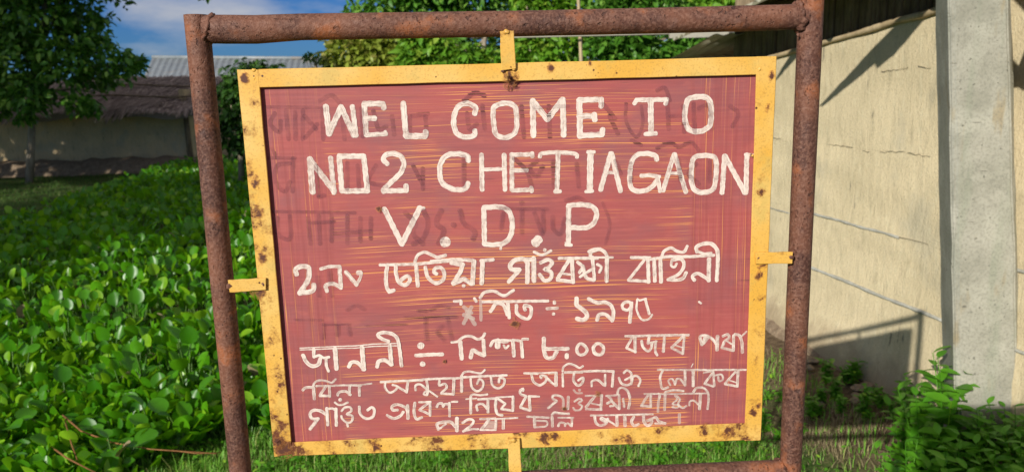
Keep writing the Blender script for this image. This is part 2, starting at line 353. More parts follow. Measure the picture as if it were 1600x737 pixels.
# ------------------------------------------------------------------ the ground
gx = np.concatenate([[-900, -200, -60], np.arange(-26, 12.1, .35), [40, 200, 900]])
gy = np.concatenate([[-200, -20], np.arange(-3, 32, .35), [60, 200, 1500]])
WD = np.array([-.1477, 1.0]); WD /= np.linalg.norm(WD); WN = np.array([WD[1], -WD[0]])      # wall direction and its inward normal
WP0 = np.array([1.632, 3.446])
def wall_dist(x, y): return (x - WP0[0]) * WN[0] + (y - WP0[1]) * WN[1]           # <0 in front of the wall
def gz(x, y):
    d = -wall_dist(x, y)
    s = 1 / (1 + np.exp((d - .38) / .09)); fade = 1 / (1 + np.exp((y - 6.5) / .4)) 
    bank = .22 / (1 + np.exp((y - 1.3) / .10))
    return bank + .17 * s * fade * (y > 0) + .012 * np.sin(x * 3.1 + y * 1.7) * np.cos(y * 2.3 - x)
GX, GY = np.meshgrid(gx, gy); GZ = gz(GX, GY)
nx, ny = len(gx), len(gy)
idx = np.arange(nx * ny).reshape(ny, nx)
Fg = np.stack([idx[:-1, :-1], idx[:-1, 1:], idx[1:, 1:], idx[1:, :-1]], -1).reshape(-1, 4)
g = link('ground', mesh_np('ground', np.stack([GX, GY, GZ], -1).reshape(-1, 3), Fg, GROUND)); tag(g, kind='structure')

# ------------------------------------------------------------------ the painted sign (hero)
SX = .029
ROOT = thing('village_sign', tuple(EYE + SIG * (np.array([SX, 1.77, 0]) - EYE)), 'red hand-painted welcome sign in a yellow frame hung inside rusty pipe posts', 'sign')
ROOT.scale = (SIG, SIG, SIG)
def S(x, y, Y): return atY(x, y, Y) - np.array([SX, 1.77, 0])
def extend(a, b, z):                          # continue line a->b to height z
    t = (z - a[2]) / (b[2] - a[2]); return a + (b - a) * t
def jit_tube(pts, rad, n=28, sub=26):
    """pipe resampled along its path with slight dents"""
    pts = [np.array(p, float) for p in pts]; seg = []
    for a, b, ra, rb in zip(pts[:-1], pts[1:], rad[:-1], rad[1:]):
        m = max(2, int(sub / (len(pts) - 1)))
        for k in range(m): seg.append((a + (b - a) * k / m, ra + (rb - ra) * k / m))
    seg.append((pts[-1], rad[-1]))
    mb = MB(); mb.tube([p for p, _ in seg], [r * (1 + rnd.uniform(-.004, .004)) for _, r in seg], n, jit=.004); return mb
# posts
lt, lb = S(307, 24, 1.772), S(376, 737, 1.772); lb = extend(lt, lb, -1.05)
jit_tube([lt, (lt + lb) / 2, lb], [.0280, .0272, .0275]).obj('post', RUST, ROOT, autos=.8)
rt, rb = S(1268, -6, 1.772), S(1234.5, 737, 1.772); rb = extend(rt, rb, -1.05)
jit_tube([rt, (rt + rb) / 2, rb], [.0282, .0270, .0262]).obj('post', RUST, ROOT, autos=.8)
# rails
jit_tube([S(322, 46, 1.772), S(400, 46.5, 1.772), S(470, 42.5, 1.772), S(800, 37.5, 1.772), S(1080, 31.5, 1.772), S(1258, 26.5, 1.772)],
         [.0325, .0322, .0300, .0290, .0292, .0290]).obj('top_rail', RUST, ROOT, autos=.8)
jit_tube([S(383, 768, 1.772), S(800, 752, 1.772), S(1232, 733, 1.772)], [.0275, .027, .027]).obj('bottom_rail', RUST, ROOT, autos=.8)
# weld beads round the joints
def weld(c, ax, R, n=15, s=.0055):
    mb = MB(); ax = np.array(ax, float); ax /= np.linalg.norm(ax)
    u = np.cross(ax, [0, 1, 0]); u /= np.linalg.norm(u); w = np.cross(ax, u); n = 44; dr = 0.
    pts = []; rad = []
    for k in range(n + 1):
        a = 2 * math.pi * k / n; dr = dr * .6 + rnd.uniform(-.0028, .0028)
        pts.append(c + (u * math.cos(a) + w * math.sin(a)) * (R - .001 + rnd.uniform(-.001, .0012)) + ax * dr); rad.append(s * 1.35 * rnd.uniform(.4, 1.2))
    mb.tube(pts, rad, 7, jit=.25); mb.obj('weld_bead', RUST, ROOT, smooth=True)
weld(S(329, 46, 1.772), (1, 0, -.3), .0315); weld(S(1247, 27, 1.772), (1, 0, .15), .0300, 17, .007)
weld(S(389, 768, 1.772), (1, 0, 0), .028); weld(S(1221, 733, 1.772), (1, 0, .2), .0275, 13, .005)
# yellow angle-iron frame: four bars, front faces in the plane Y=1.75
def bar(poly, name, depth=.034, th=.004, inner=None, y0=1.75):
    """poly: 4 px corners (outer-left, outer-right, inner-right, inner-left) of the front face"""
    P = [S(x, y, y0) for x, y in poly]; V = []; n = 14
    A, B, C2, D = P; mb = MB()
    rows = []
    for i in range(n + 1):
        t = i / n; o = A + (B - A) * t; q = D + (C2 - D) * t
        j = rnd.uniform(-.0007, .0007); k = rnd.uniform(-.0006, .0006); v = (q - o); v /= np.linalg.norm(v)
        o = o + v * j; q = q + v * k; e = np.array([0, 1, 0.]) 
        # L profile: front face, outer flange going back
        rows.append([o + e * depth, o + e * .0016, o + v * .0016, q - v * .001, q + e * .001, q + e * th, o + v * th + e * th, o + v * th + e * depth])
    m = len(rows[0])
    for r in rows: V += r
    Fc = [(i*m+k, i*m+(k+1) % m, (i+1)*m+(k+1) % m, (i+1)*m+k) for i in range(n) for k in range(m)]
    Fc += [tuple(range(m-1, -1, -1)), tuple(range(n*m, (n+1)*m))]
    mb.add(V, Fc); return mb.obj(name, YEL, ROOT, autos=.5)
bar([(370, 109), (428.5, 713), (456.5, 709), (403, 109)], 'frame_bar', y0=1.7495)        # left
bar([(1214, 88), (1189, 687), (1164, 688), (1183, 88.5)], 'frame_bar', y0=1.7495)        # right
bar([(403.6, 108.6), (1182.6, 88.8), (1182.6, 117), (403.6, 136.5)], 'frame_bar')         # top
bar([(456.8, 712), (1164.2, 687.6), (1164.8, 661), (456.2, 691)], 'frame_bar')            # bottom
# yellow tabs that hold the frame in the pipes
def tab(poly, y0, y1, name='tab', th=.006, bend=None):
    P0 = [S(x, y, y0) for x, y in poly]; n = 8; mb = MB(); V = []
    A, B, C2, D = P0
    for i in range(n + 1):
        t = i / n; o = A + (B - A) * t; q = D + (C2 - D) * t; dy = np.array([0, (y1 - y0) * t, 0])
        v = (q - o); v /= np.linalg.norm(v); o = o + v * rnd.uniform(-.0006, .0006); q = q + v * rnd.uniform(-.0006, .0006); e = np.array([0, th, 0])
        V += [o + dy + e, o + dy + e * .15, o + v * .0012 + dy, q - v * .0012 + dy, q + dy + e * .15, q + dy + e]
    m = 6
    Fc = [(i*m+k, i*m+(k+1) % m, (i+1)*m+(k+1) % m, (i+1)*m+k) for i in range(n) for k in range(m)]
    Fc += [tuple(range(m-1, -1, -1)), tuple(range(n*m, (n+1)*m))]
    mb.add(V, Fc); return mb.obj(name, YEL, ROOT, autos=.5)
tab([(781, 49), (783.5, 110), (806, 107), (803, 48)], 1.737, 1.742)
tab([(356, 438), (414, 435), (414, 454), (359, 457)], 1.737, 1.742)
tab([(1180, 395), (1238, 393), (1237, 411), (1181, 412.5)], 1.742, 1.739)
tab([(793.5, 686), (796, 752), (816, 752), (812, 685)], 1.742, 1.738)
# weld blobs on the tabs
def blob(x, y, Y, r, name='weld_bead', mat=YEL, sq=.35):
    mb = MB(); bm = bmesh.new(); bmesh.ops.create_icosphere(bm, subdivisions=2, radius=r)
    c = S(x, y, Y); r1, r2 = rnd.uniform(.6, .9), rnd.uniform(.55, .8)
    for v in bm.verts:
        k = 1 + rnd.uniform(-.3, .3); v.co.x *= r1; v.co.z *= r2; v.co = Vector((v.co.x * k, v.co.y * sq * k, v.co.z * k)) + Vector(c)
    me = bpy.data.meshes.new(name); bm.to_mesh(me); bm.free(); me.materials.append(mat)
    me.polygons.foreach_set('use_smooth', np.ones(len(me.polygons), dtype=bool)); link(name, me, ROOT)
for x, y, Y, r, m in [(792, 50, 1.737, .010, YEL), (786, 111, 1.745, .006, RUST), (803, 108, 1.745, .006, YEL), (358, 447, 1.739, .010, RUST),
                      (411, 444, 1.744, .009, RUST), (1184, 403, 1.744, .008, RUST), (1237, 402, 1.740, .009, RUST), (803, 687, 1.742, .010, YEL),
                      (812, 699, 1.746, .006, RUST), (398, 122, 1.751, .007, YEL), (397, 110, 1.750, .006, YEL), (1187, 108, 1.751, .007, YEL), (457, 697, 1.751, .006, RUST),
                      (1166, 668, 1.752, .006, RUST), (1176, 243, 1.752, .004, YEL), (1247, 55, 1.75, .006, RUST)]:
    blob(x, y, Y, r, mat=m)
# bolt stub behind the right post
# the red sheet
YP = 1.7615
pc = [S(398, 131, YP), S(1187, 111, YP), S(1169, 668, YP), S(452, 699, YP)]
n = 40; V = []; 
for j in range(n + 1):
    for i in range(n + 1):
        u, w = i / n, j / n
        p = (pc[0] * (1-u) + pc[1] * u) * (1-w) + (pc[3] * (1-u) + pc[2] * u) * w
        p = p + np.array([0, .0009 * math.sin(u * 7 + w * 3) * math.sin(math.pi * u) * math.sin(math.pi * w), 0]); V.append(p)
Fp = [(j*(n+1)+i, j*(n+1)+i+1, (j+1)*(n+1)+i+1, (j+1)*(n+1)+i) for j in range(n) for i in range(n)]
b0 = len(V); V2 = [v + np.array([0, .0015, 0]) for v in V]
Fp2 = [tuple(b0 + k for k in reversed(f)) for f in Fp]
def flip(Fl): return [tuple(reversed(f)) for f in Fl]
pm = mesh_np('panel', V + V2, flip(Fp) + flip(Fp2), PANEL); panel = link('panel', pm, ROOT)
def panel_y(P):                                 # bulge of the sheet under a point
    x0, x1 = pc[0][0], pc[1][0]; z0, z1 = pc[0][2], pc[3][2]
    u = (P[0] - x0) / (x1 - x0); w = (P[2] - z0) / (z1 - z0); u = min(max(u, 0), 1); w = min(max(w, 0), 1)
    return .0009 * math.sin(u * 7 + w * 3) * math.sin(math.pi * u) * math.sin(math.pi * w)

# ---- brush strokes: polylines traced on the sheet, laid as thin ribbons of paint
MPX = YP / F
def catmull(P, step):
    P = [np.array(p, float) for p in P]; out = []
    Q = [2 * P[0] - P[1]] + P + [2 * P[-1] - P[-2]]
    if np.allclose(P[0], P[-1]): Q[0] = P[-2]; Q[-1] = P[1]
    for i in range(1, len(Q) - 2):
        a, b, c, d = Q[i-1:i+3]; m = max(2, int(np.linalg.norm(c - b) / step))
        for k in range(m):
            t = k / m; out.append(.5 * ((2*b) + (c-a)*t + (2*a-5*b+4*c-d)*t*t + (3*b-a-3*c+d)*t**3))
    out.append(P[-1]); return out
class Ribbons:
    def __init__(s): s.V = []; s.F = []; s.UV = []; s.lift = .0
    def stroke(s, P, w, base, step=2.2):
        """P photo pixels, w width in pixels"""
        pts = [np.array([q[0], 0, q[2]]) for q in (S(x, y, YP) for x, y in P)]
        h = w * MPX * 1.0 / 2
        # resample at even steps
        dense = []
        for a, b in zip(pts[:-1], pts[1:]):
            m = max(1, int(np.linalg.norm(b - a) / (step * MPX)))
            for k in range(m): dense.append(a + (b - a) * k / m)
        dense.append(pts[-1]); n = len(dense)
        T = []
        for i in range(n):
            t = dense[min(i+1, n-1)] - dense[max(i-1, 0)]; T.append(t / max(np.linalg.norm(t), 1e-9))
        rows = []; ph1, ph2 = rnd.uniform(0, 6), rnd.uniform(0, 6)
        for k in range(6, 0, -1):
            q = k / 6.0; rows.append((dense[0] - T[0] * h * .92 * q, T[0], math.sqrt(max(0, 1 - q * q)) if k < 6 else .06))
        for i in range(n): rows.append((dense[i], T[i], 1))
        for k in range(1, 7):
            q = k / 6.0; rows.append((dense[-1] + T[-1] * h * .92 * q, T[-1], math.sqrt(max(0, 1 - q * q)) if k < 6 else .06))
        b = len(s.V); u = rnd.uniform(0, 5); prev = None
        s.lift += .00005
        for i, (p, t, k) in enumerate(rows):
            if prev is not None: u += np.linalg.norm(p - prev)
            prev = p; nn = np.array([-t[2], 0, t[0]])
            j1 = 1 + .07 * math.sin(u * 330 + ph1) + rnd.uniform(-.045, .045); j2 = 1 + .07 * math.sin(u * 290 + ph2) + rnd.uniform(-.045, .045)
            y = (YP - 1.77) + panel_y(p) - base - s.lift - .00004 * i / len(rows)
            for sg, jj in ((1, j1), (-1, j2)):
                q = p + nn * sg * h * k * jj; s.V.append((q[0], y, q[2])); s.UV.append((u, sg * h * k))
        for i in range(len(rows) - 1): s.F.append((b + 2*i, b + 2*i + 1, b + 2*i + 3, b + 2*i + 2))
    def build(s, name, mat, cov=None):
        if not s.F: return
        o = link(name, mesh_np(name, s.V, np.array(s.F), mat, uv=s.UV), panel)
        if cov is not None: o.color = (cov, 0, 0, 1)
        return o
def region(x0, y0, k): return lambda P: [(x0 + x / k, y0 + y / k) for x, y in P]
A_ = region(480, 130, 4.095); B_ = region(660, 130, 4.093); C_ = region(920, 130, 4.093); D_ = region(440, 300, 4.096)
E_ = region(680, 300, 3.35); F_ = region(920, 360, 4.608); G_ = region(460, 500, 7.37); H_ = region(640, 500, 7.37)
I_ = region(820, 500, 7.37); J_ = region(980, 500, 7.37); K_ = region(460, 580, 6.7); L_ = region(640, 570, 6.7)
M_ = region(820, 565, 6.7); N_ = region(980, 565, 6.7); Q_ = region(400, 120, 2.456); S_ = region(700, 120, 2.456); U_ = region(400, 400, 4.094)
KS = {A_: 4.095, B_: 4.093, C_: 4.093, D_: 4.096, E_: 3.35, F_: 4.608, G_: 7.37, H_: 7.37, I_: 7.37, J_: 7.37, K_: 6.7, L_: 6.7, M_: 6.7, N_: 6.7, Q_: 2.456, S_: 2.456, U_: 4.094}
WSC = 1.08
def lay(rb, R, w, items, base):
    for it in items:
        sm = False; ww = w
        if isinstance(it, tuple):
            P, *r = it
            for q in r:
                if q == 's': sm = True
                else: ww = q
        else: P = it
        ww = ww / KS[R]; px = R(P)
        if len(px) == 1: px = [px[0], (px[0][0] + .8, px[0][1])]
        if sm and len(px) > 2: rb.stroke(catmull(px, 2.0), ww, base)
        elif len(px) > 2:
            for a, b in zip(px[:-1], px[1:]): rb.stroke([a, b], ww, base)
        else: rb.stroke(px, ww, base)
def letter(what, *runs, name='painted_letter', cov=.55):
    rb = Ribbons()
    for R, w, items in runs: lay(rb, R, w * WSC, items, .0007)
    o = rb.build(name, WHITE, cov)
    o['label'] = what
s = 's'
# WEL COME TO
letter('white letter W', (A_, 34, [[(120,150),(140,325)], [(140,325),(217,152)], [(217,152),(298,332)], ([(290,150),(312,335)], 32)]), cov=.5)
letter('white letter E beside the W', (A_, 32, [[(365,140),(378,330)], [(365,132),(485,132),(490,160)], [(375,225),(432,225)], ([(380,332),(505,325)], 28), ([(503,322),(500,312)], 24)]), cov=.5)
letter('white letter L', (A_, 34, [[(615,130),(632,335)], [(632,338),(755,338)], [(757,335),(758,312)]]))
letter('white letter C of COME', (B_, 31, [([(335,195),(338,155),(285,130),(230,150),(203,210),(203,280),(230,330),(290,345),(335,330),(335,305)], s)]))
letter('white letter O of COME', (B_, 30, [([(462,150),(530,128),(590,150),(603,230),(598,300),(570,335),(520,348),(470,325),(455,250),(452,190),(462,150)], s)]), cov=.52)
letter('white letter M', (B_, 34, [[(705,112),(710,335)], [(705,115),(800,232)], [(800,232),(895,105)], [(897,105),(903,332)]]))
letter('white letter E of COME', (B_, 32, [([(1003,110),(1008,340)], 38), [(1003,108),(1145,105)], [(1143,108),(1143,148)], [(1010,210),(1095,210)], [(1098,200),(1103,235)], [(1010,335),(1150,328)], [(1150,325),(1152,297)]]))
letter('white letter T of TO', (C_, 32, [([(292,130),(305,108),(500,105),(490,132)], 28), ([(395,115),(398,318)], 36), ([(362,326),(428,322)], 28)]))
letter('white letter O of TO', (C_, 32, [([(620,150),(635,105),(690,88),(750,92),(778,130),(782,200),(775,265),(740,298),(690,310),(640,295),(615,240),(614,190),(620,150)], s)]))
# NO 2 CHETIAGAON
letter('white letter N of NO', (A_, 34, [([(18,485),(35,695)], 40), [(15,485),(172,690)], ([(150,478),(172,700)], 32)]), cov=.5)
letter('white square letter O', (A_, 32, [[(205,470),(222,690)], [(205,467),(360,467)], [(362,467),(385,690)], [(225,690),(385,688)]]))
letter('white digit 2', (A_, 30, [([(512,515),(488,490),(500,462),(545,450),(595,465),(618,510),(600,570),(540,630),(485,685)], s), ([(487,690),(560,687),(635,686)], s), [(635,685),(632,655)]]))
letter('white letter C of CHETIAGAON', (B_, 31, [([(295,495),(285,465),(230,452),(160,460),(118,510),(112,580),(130,640),(200,678),(270,675),(292,640)], s)]))
letter('white letter H', (B_, 28, [[(378,458),(382,680)], [(523,458),(528,680)], ([(385,552),(522,548)], 24)]))
letter('white letter E of CHETIAGAON', (B_, 26, [([(572,455),(572,680)], 30), [(575,458),(700,455)], [(702,448),(702,468)], [(575,558),(668,556)], [(575,685),(690,680)], [(695,668),(698,690)]]), cov=.5)
letter('white letter T of CHETIAGAON', (B_, 24, [([(750,470),(765,450),(860,442),(980,452),(988,472)], s), ([(868,450),(860,685)], 31), [(848,692),(880,692)]]), cov=.52)
letter('white letter I', (B_, 37, [[(1075,445),(1070,685)], ([(1057,440),(1098,440)], 22), ([(1045,693),(1088,690)], 22)]))
letter('first white letter A of CHETIAGAON', (C_, 30, [[(140,450),(75,680)], [(145,450),(202,688)], ([(110,572),(168,572)], 20)]))
letter('white letter G', (C_, 29, [([(435,488),(422,462),(370,450),(310,458),(275,500),(262,580),(264,650),(290,685),(350,688),(400,665),(437,620)], s), ([(335,592),(390,588),(450,598)], 26), ([(440,600),(455,690)], 26)]))
letter('second white letter A of CHETIAGAON', (C_, 28, [[(545,455),(475,685)], [(548,455),(620,695)], ([(510,575),(575,575)], 20)]), cov=.52)
letter('white letter O of CHETIAGAON', (C_, 30, [([(665,490),(690,468),(750,462),(800,472),(815,510),(812,600),(795,675),(740,698),(685,688),(658,640),(656,560),(665,490)], s)]))
letter('last white letter N beside the yellow frame', (C_, 30, [[(868,465),(852,700)], [(870,465),(998,700)], [(1010,458),(1004,700)], ([(1000,455),(1050,460)], 20)]))
# V . D . P
letter('white letter V', (D_, 32, [[(658,108),(770,332)], ([(770,332),(885,100)], 36), ([(885,100),(910,102)], 22)]))
letter('white dot after V', (D_, 62, [[(1043,318),(1053,318)]]))
letter('white letter D', (E_, 25, [[(255,85),(258,270)], ([(255,80),(340,78),(385,100),(403,160),(395,225),(360,265),(300,275),(258,270)], s), ([(345,275),(343,297)], 13)]))
letter('white dot after D', (E_, 46, [[(526,264),(538,248)]]))
letter('white letter P', (E_, 25, [[(698,75),(697,270)], ([(698,70),(760,65),(820,75),(845,110),(830,160),(790,185),(715,185)], s), ([(684,275),(712,277)], 18), ([(680,262),(686,275)], 6)]))
# Assamese lines
wd = 'painted_word'
letter('white numeral and letter ২নং', (D_, 30, [([(95,525),(92,490),(130,475),(170,480),(177,520),(165,570),(115,645)], s), ([(115,645),(190,635),(205,618),(207,592)], s)]),
       (D_, 25, [([(250,490),(310,475),(365,475)], s, 22), [(370,475),(380,612)], ([(380,610),(330,585),(285,595),(290,632)], s), [(412,510),(480,592)], ([(480,590),(505,545),(510,515)], s, 20), ([(490,515),(505,515)], 32)]), name=wd, cov=.5)
letter('white word চেতিয়া', (D_, 19, [[(630,465),(850,460)], [(850,460),(1065,440)]]),
       (D_, 24, [([(675,475),(668,540),(672,600),(690,638)], s), [(690,636),(718,626)], ([(730,465),(735,530),(755,580),(795,592),(822,560),(805,535),(765,562),(760,580)], s),
                 [(860,460),(872,598)], ([(850,455),(870,405),(915,383),(965,402),(1000,415),(1050,402)], s, 21), ([(920,480),(935,540),(985,580),(1030,562),(1042,520),(1020,482),(985,487),(975,510),(992,520)], s)]),
       (E_, 18, [[(-20,362),(100,352),(195,355)], [(240,358),(303,352)]]), (E_, 23, [[(85,368),(145,378),(130,420),(95,475)], [(95,477),(150,452),(190,477)], [(203,360),(195,478)], ([(148,488)], 20), ([(248,360),(243,475)], 25)]), name=wd, cov=.52)
letter('white word গাঁওৰক্ষী', (E_, 23, [([(385,468),(442,405)], 23), ([(440,405),(400,403),(395,375),(430,350),(470,352),(484,375)], s), [(484,375),(482,470)], ([(515,345),(517,463)], 26), [(482,352),(512,352)],
                 ([(517,312),(560,328),(606,306)], s, 15), ([(572,302)], 18), ([(552,368),(590,352),(612,368),(592,395),(572,402),(608,420),(600,455),(570,460),(547,430)], s, 21),
                 ([(648,345),(850,345)], 17), ([(700,355),(640,452)], 20), ([(640,458),(720,468)], 20), ([(715,350),(722,470)], 22), ([(662,425),(712,430)], 12),
                 ([(745,365),(770,390),(755,420)], s, 18), ([(772,385),(790,445),(830,460)], s, 20), ([(758,442),(820,402)], 16), ([(812,345),(818,312),(862,296)], s, 19)]),
       (F_, 24, [([(25,190),(40,350)], 26), ([(60,242),(90,262),(75,298)], s, 22), ([(130,200),(127,362)], 30), ([(0,150),(50,132),(105,145),(138,195)], s, 26), ([(0,192),(172,192)], 16)]), name=wd, cov=.55)
letter('white word বাহিনী', (F_, 21, [[(305,193),(440,195)], [(440,207),(560,187),(730,187)], [(730,187),(900,177)], [(400,210),(290,350)], ([(285,355),(425,365)], 24), ([(425,205),(430,370)], 28),
                 ([(470,212),(475,362)], 28), ([(515,205),(520,368)], 30), ([(520,200),(540,150),(590,125),(640,150),(685,152),(708,112)], s, 23),
                 ([(600,208),(592,250),(618,262),(632,238)], s, 19), ([(612,210),(665,205),(685,250),(650,310),(575,350)], s, 26), ([(570,352),(640,354),(680,340),(700,302)], s, 26),
                 ([(865,205),(862,358)], 32), ([(760,355),(745,330),(780,307),(820,325),(858,350)], s, 27), ([(780,152),(772,120),(820,95),(880,95),(920,135),(928,200),(920,358)], s, 29), ([(785,150),(830,165),(880,160)], s, 20)]), name=wd, cov=.55)
letter('faded white word স্থাপিত', (E_, 15, [[(100,570),(135,568),(135,585)], [(205,555),(215,570)], ([(235,550),(260,522),(310,517),(360,540),(410,512)], s, 17), [(250,572),(590,568)],
                 ([(290,622),(320,582),(358,590),(378,640)], s, 20), ([(380,580),(388,655)], 19), ([(425,590),(430,635),(480,662),(500,640),(500,602),(468,592),(470,615)], s, 19)]), name=wd, cov=.55)
letter('smeared first letter of the faded word', (E_, 20, [[(150,600),(190,630)], [(190,600),(150,685)], [(165,625),(208,690)], ([(238,565),(240,668)], 17), [(150,640),(200,660)]]), name=wd, cov=.26)
letter('white ratio sign before the year', (E_, 16, [[(585,608),(640,605)], ([(624,572),(624,580)], 18), ([(618,636)], 18)]), name='painted_mark', cov=.5)
letter('white numerals ১৯৭৫', (E_, 23, [([(740,555),(742,590),(780,620),(795,650),(770,668),(742,660)], s)]),
       (F_, 26, [([(-2,490),(60,518),(120,515),(165,545),(178,600),(168,648)], s), ([(165,640),(115,600),(70,608),(60,643)], s), ([(240,540),(258,515),(295,515),(305,540),(280,572),(248,562),(240,540)], s, 24), ([(308,520),(295,658)], 28),
                 ([(350,492),(365,502),(412,490)], 16), ([(348,500),(345,570),(380,638),(430,636),(456,605)], s, 16), ([(405,492),(435,598)], s, 21)]), name='painted_numerals', cov=.55)
letter('small white paint speck', (F_, 15, [[(793,512),(808,522)]]), name='paint_speck')
letter('white word জাননী', (G_, 13, [[(65,318),(200,312),(450,300),(700,292),(900,272),(1180,262)], [(65,338),(200,335),(450,322),(700,318),(900,298),(1180,290)]]),
       (G_, 44, [([(100,400),(150,490),(220,525),(280,500),(300,440)], s), ([(225,330),(225,415)], 40), ([(225,420),(290,402),(340,430),(400,420)], s, 34), ([(365,440),(370,520),(395,582)], s, 36), ([(470,325),(485,555)], 54),
                 ([(780,310),(800,560)], 58), ([(628,530),(655,485),(720,480),(795,550)], s, 48), ([(1100,290),(1118,505)], 52), ([(955,530),(972,472),(1040,455),(1118,505)], s, 50),
                 ([(1085,240),(1000,205),(962,165),(1010,138),(1110,148),(1182,200),(1212,330),(1235,520)], s, 44)]), name=wd, cov=.55)
letter('white ratio sign', (H_, 44, [([(130,285),(130,295)], 82), ([(148,500),(154,502)], 68), [(75,402),(230,392),(378,388)]]), name='painted_mark')
letter('white word নিশা', (H_, 30, [[(485,250),(560,240)], ([(582,245),(600,438)], 52), ([(560,240),(620,190),(700,180),(790,215),(840,192),(866,150)], s, 34), ([(850,225),(860,398)], 46), ([(858,400),(800,378),(725,342),(705,425)], s, 50),
                 ([(932,290),(960,240),(1020,222)], s, 38), ([(1020,235),(1012,300)], 68), ([(1030,235),(1120,240)], 50), ([(1085,285),(1105,322),(1138,290)], s, 28), ([(1060,225),(1180,230)], 32), ([(1190,240),(1202,405)], 46),
                 [(1190,222),(1265,232)], ([(1285,235),(1300,418)], 40), ([(1300,214),(1362,212)], 34)]), name=wd, cov=.54)
letter('white numerals ৮.০০', (I_, 46, [([(220,205),(218,320),(235,400),(270,435),(330,420),(365,360)], s), [(245,325),(495,325)], [(483,395),(484,425)], ([(600,320),(620,280),(650,268),(700,302),(715,342),(690,385),(640,395),(605,370),(600,320)], s, 38),
                 ([(790,310),(820,272),(860,268),(900,302),(905,350),(880,388),(840,393),(800,370),(790,310)], s, 42)]), name='painted_numerals', cov=.53)
letter('white word বজাৰ', (J_, 30, [[(-20,182),(60,182),(400,172),(705,168)], ([(58,192),(-8,315)], 32), ([(-6,320),(88,358)], 32), ([(88,192),(92,362)], 38), ([(165,240),(185,310),(240,352),(275,320),(285,262)], s, 36), ([(250,192),(240,265)], 36),
                 ([(245,260),(300,250),(338,240)], s, 26), ([(330,240),(322,350),(346,398)], s, 32), ([(430,172),(415,358)], 36), ([(638,188),(512,308)], 34), ([(512,316),(638,382)], 32), ([(655,192),(638,382)], 34), ([(560,290),(640,312)], 18)]), name=wd, cov=.47)
letter('white word পৰা at the frame', (J_, 32, [([(858,280),(840,185),(920,178),(985,218),(1030,280)], s), [(862,280),(930,205)], ([(900,192),(878,262)], 44), ([(1040,182),(1032,338)], 44),
                 ([(1102,180),(1160,160),(1172,200),(1120,242),(1090,310)], s), ([(1090,315),(1215,345)], 34), ([(1225,172),(1220,348)], 36), ([(1140,232),(1200,270)], 22), ([(1240,160),(1290,172),(1318,250),(1325,368)], s, 36), ([(1322,178),(1372,128)], 22)]), name=wd, cov=.47)
letter('white word বিনা', (K_, 28, [([(90,192),(120,165),(200,163)], s, 32), ([(200,165),(210,283)], 36), ([(195,160),(215,112),(260,92),(330,97),(390,115),(433,77)], s, 25), ([(230,150),(420,145),(600,140),(700,143)], 24), ([(690,138),(810,122)], 18),
                 [(330,152),(270,243)], [(267,250),(370,252)], ([(367,152),(372,258)], 32), ([(455,245),(470,212),(540,205),(588,240)], s), [(580,147),(575,238)], ([(680,152),(682,248)], 30)]), name=wd, cov=.47)
letter('white word অনুমতিত', (K_, 25, [[(905,107),(1200,92),(1340,88)], ([(950,112),(952,170),(1000,218),(1060,190),(1075,152),(1030,137)], s), [(1075,152),(1178,213)], ([(1190,102),(1175,213)], 31)]),
       (L_, 25, [[(0,162),(200,142),(520,132)], [(540,125),(780,112),(1015,102)], ([(65,258),(62,212),(110,197),(180,248)], s), ([(180,162),(192,250),(182,308)], s, 30), ([(180,310),(146,300),(192,262),(290,325)], s, 22),
                 ([(312,160),(312,208),(370,192),(388,230),(332,290)], s), [(332,292),(455,300)], ([(465,142),(458,302)], 33), ([(545,112),(545,270)], 34), ([(545,112),(562,77),(620,62),(700,77),(750,80),(788,47)], s, 24),
                 ([(640,142),(650,220),(700,268),(758,240),(770,172),(732,142),(707,190)], s), ([(850,112),(865,200),(920,238),(978,210),(993,142),(942,132),(935,175)], s, 28)]), name=wd, cov=.52)
letter('white word অচিনাক্ত', (L_, 24, [[(1200,82),(1340,87)]]),
       (M_, 26, [([(0,117),(250,112)], 20), [(250,114),(330,110)], [(420,107),(600,105)], [(500,105),(740,92),(930,97)], ([(70,128),(90,200),(150,240),(210,210),(225,152),(165,142),(172,165)], s, 30), [(215,152),(300,230)], ([(325,112),(325,243)], 38),
                 ([(395,122),(400,252)], 28), ([(395,97),(405,52),(455,17),(520,32),(570,60),(608,42)], s, 24), ([(515,122),(510,190),(550,243),(600,220),(610,162),(562,190)], s, 30), ([(700,250),(702,202),(760,185),(828,240)], s, 28), ([(840,132),(840,248)], 26),
                 ([(925,102),(915,253)], 30), ([(1035,112),(1070,85),(1110,112),(1110,152),(1050,185)], s, 26), ([(985,165),(1010,220),(1070,240),(1118,210),(1130,152),(1178,147),(1208,190),(1190,248)], s, 28), ([(1115,150),(1115,230)], 24)]), name=wd, cov=.5)
letter('white word লোকৰ', (N_, 22, [[(320,80),(700,82),(1240,80)], ([(370,92),(345,150),(350,220),(370,278),(428,262)], s, 28), ([(450,240),(430,192),(470,177),(500,230)], s, 24), ([(500,235),(520,177),(560,182),(600,240)], s, 24), ([(605,92),(605,243)], 30),
                 ([(690,92),(690,248)], 34), ([(670,52),(688,18)], 12), ([(900,102),(812,218)], 28), ([(808,225),(900,252)], 26), ([(900,102),(910,250)], 26), ([(910,142),(985,130),(1000,180),(962,198),(950,155)], s, 24), ([(800,112),(900,92)], 20),
                 ([(1130,102),(1022,222)], 26), ([(1022,228),(1148,253)], 28), ([(1160,92),(1150,253)], 33), ([(1070,190),(1140,212)], 16)]), name=wd, cov=.46)
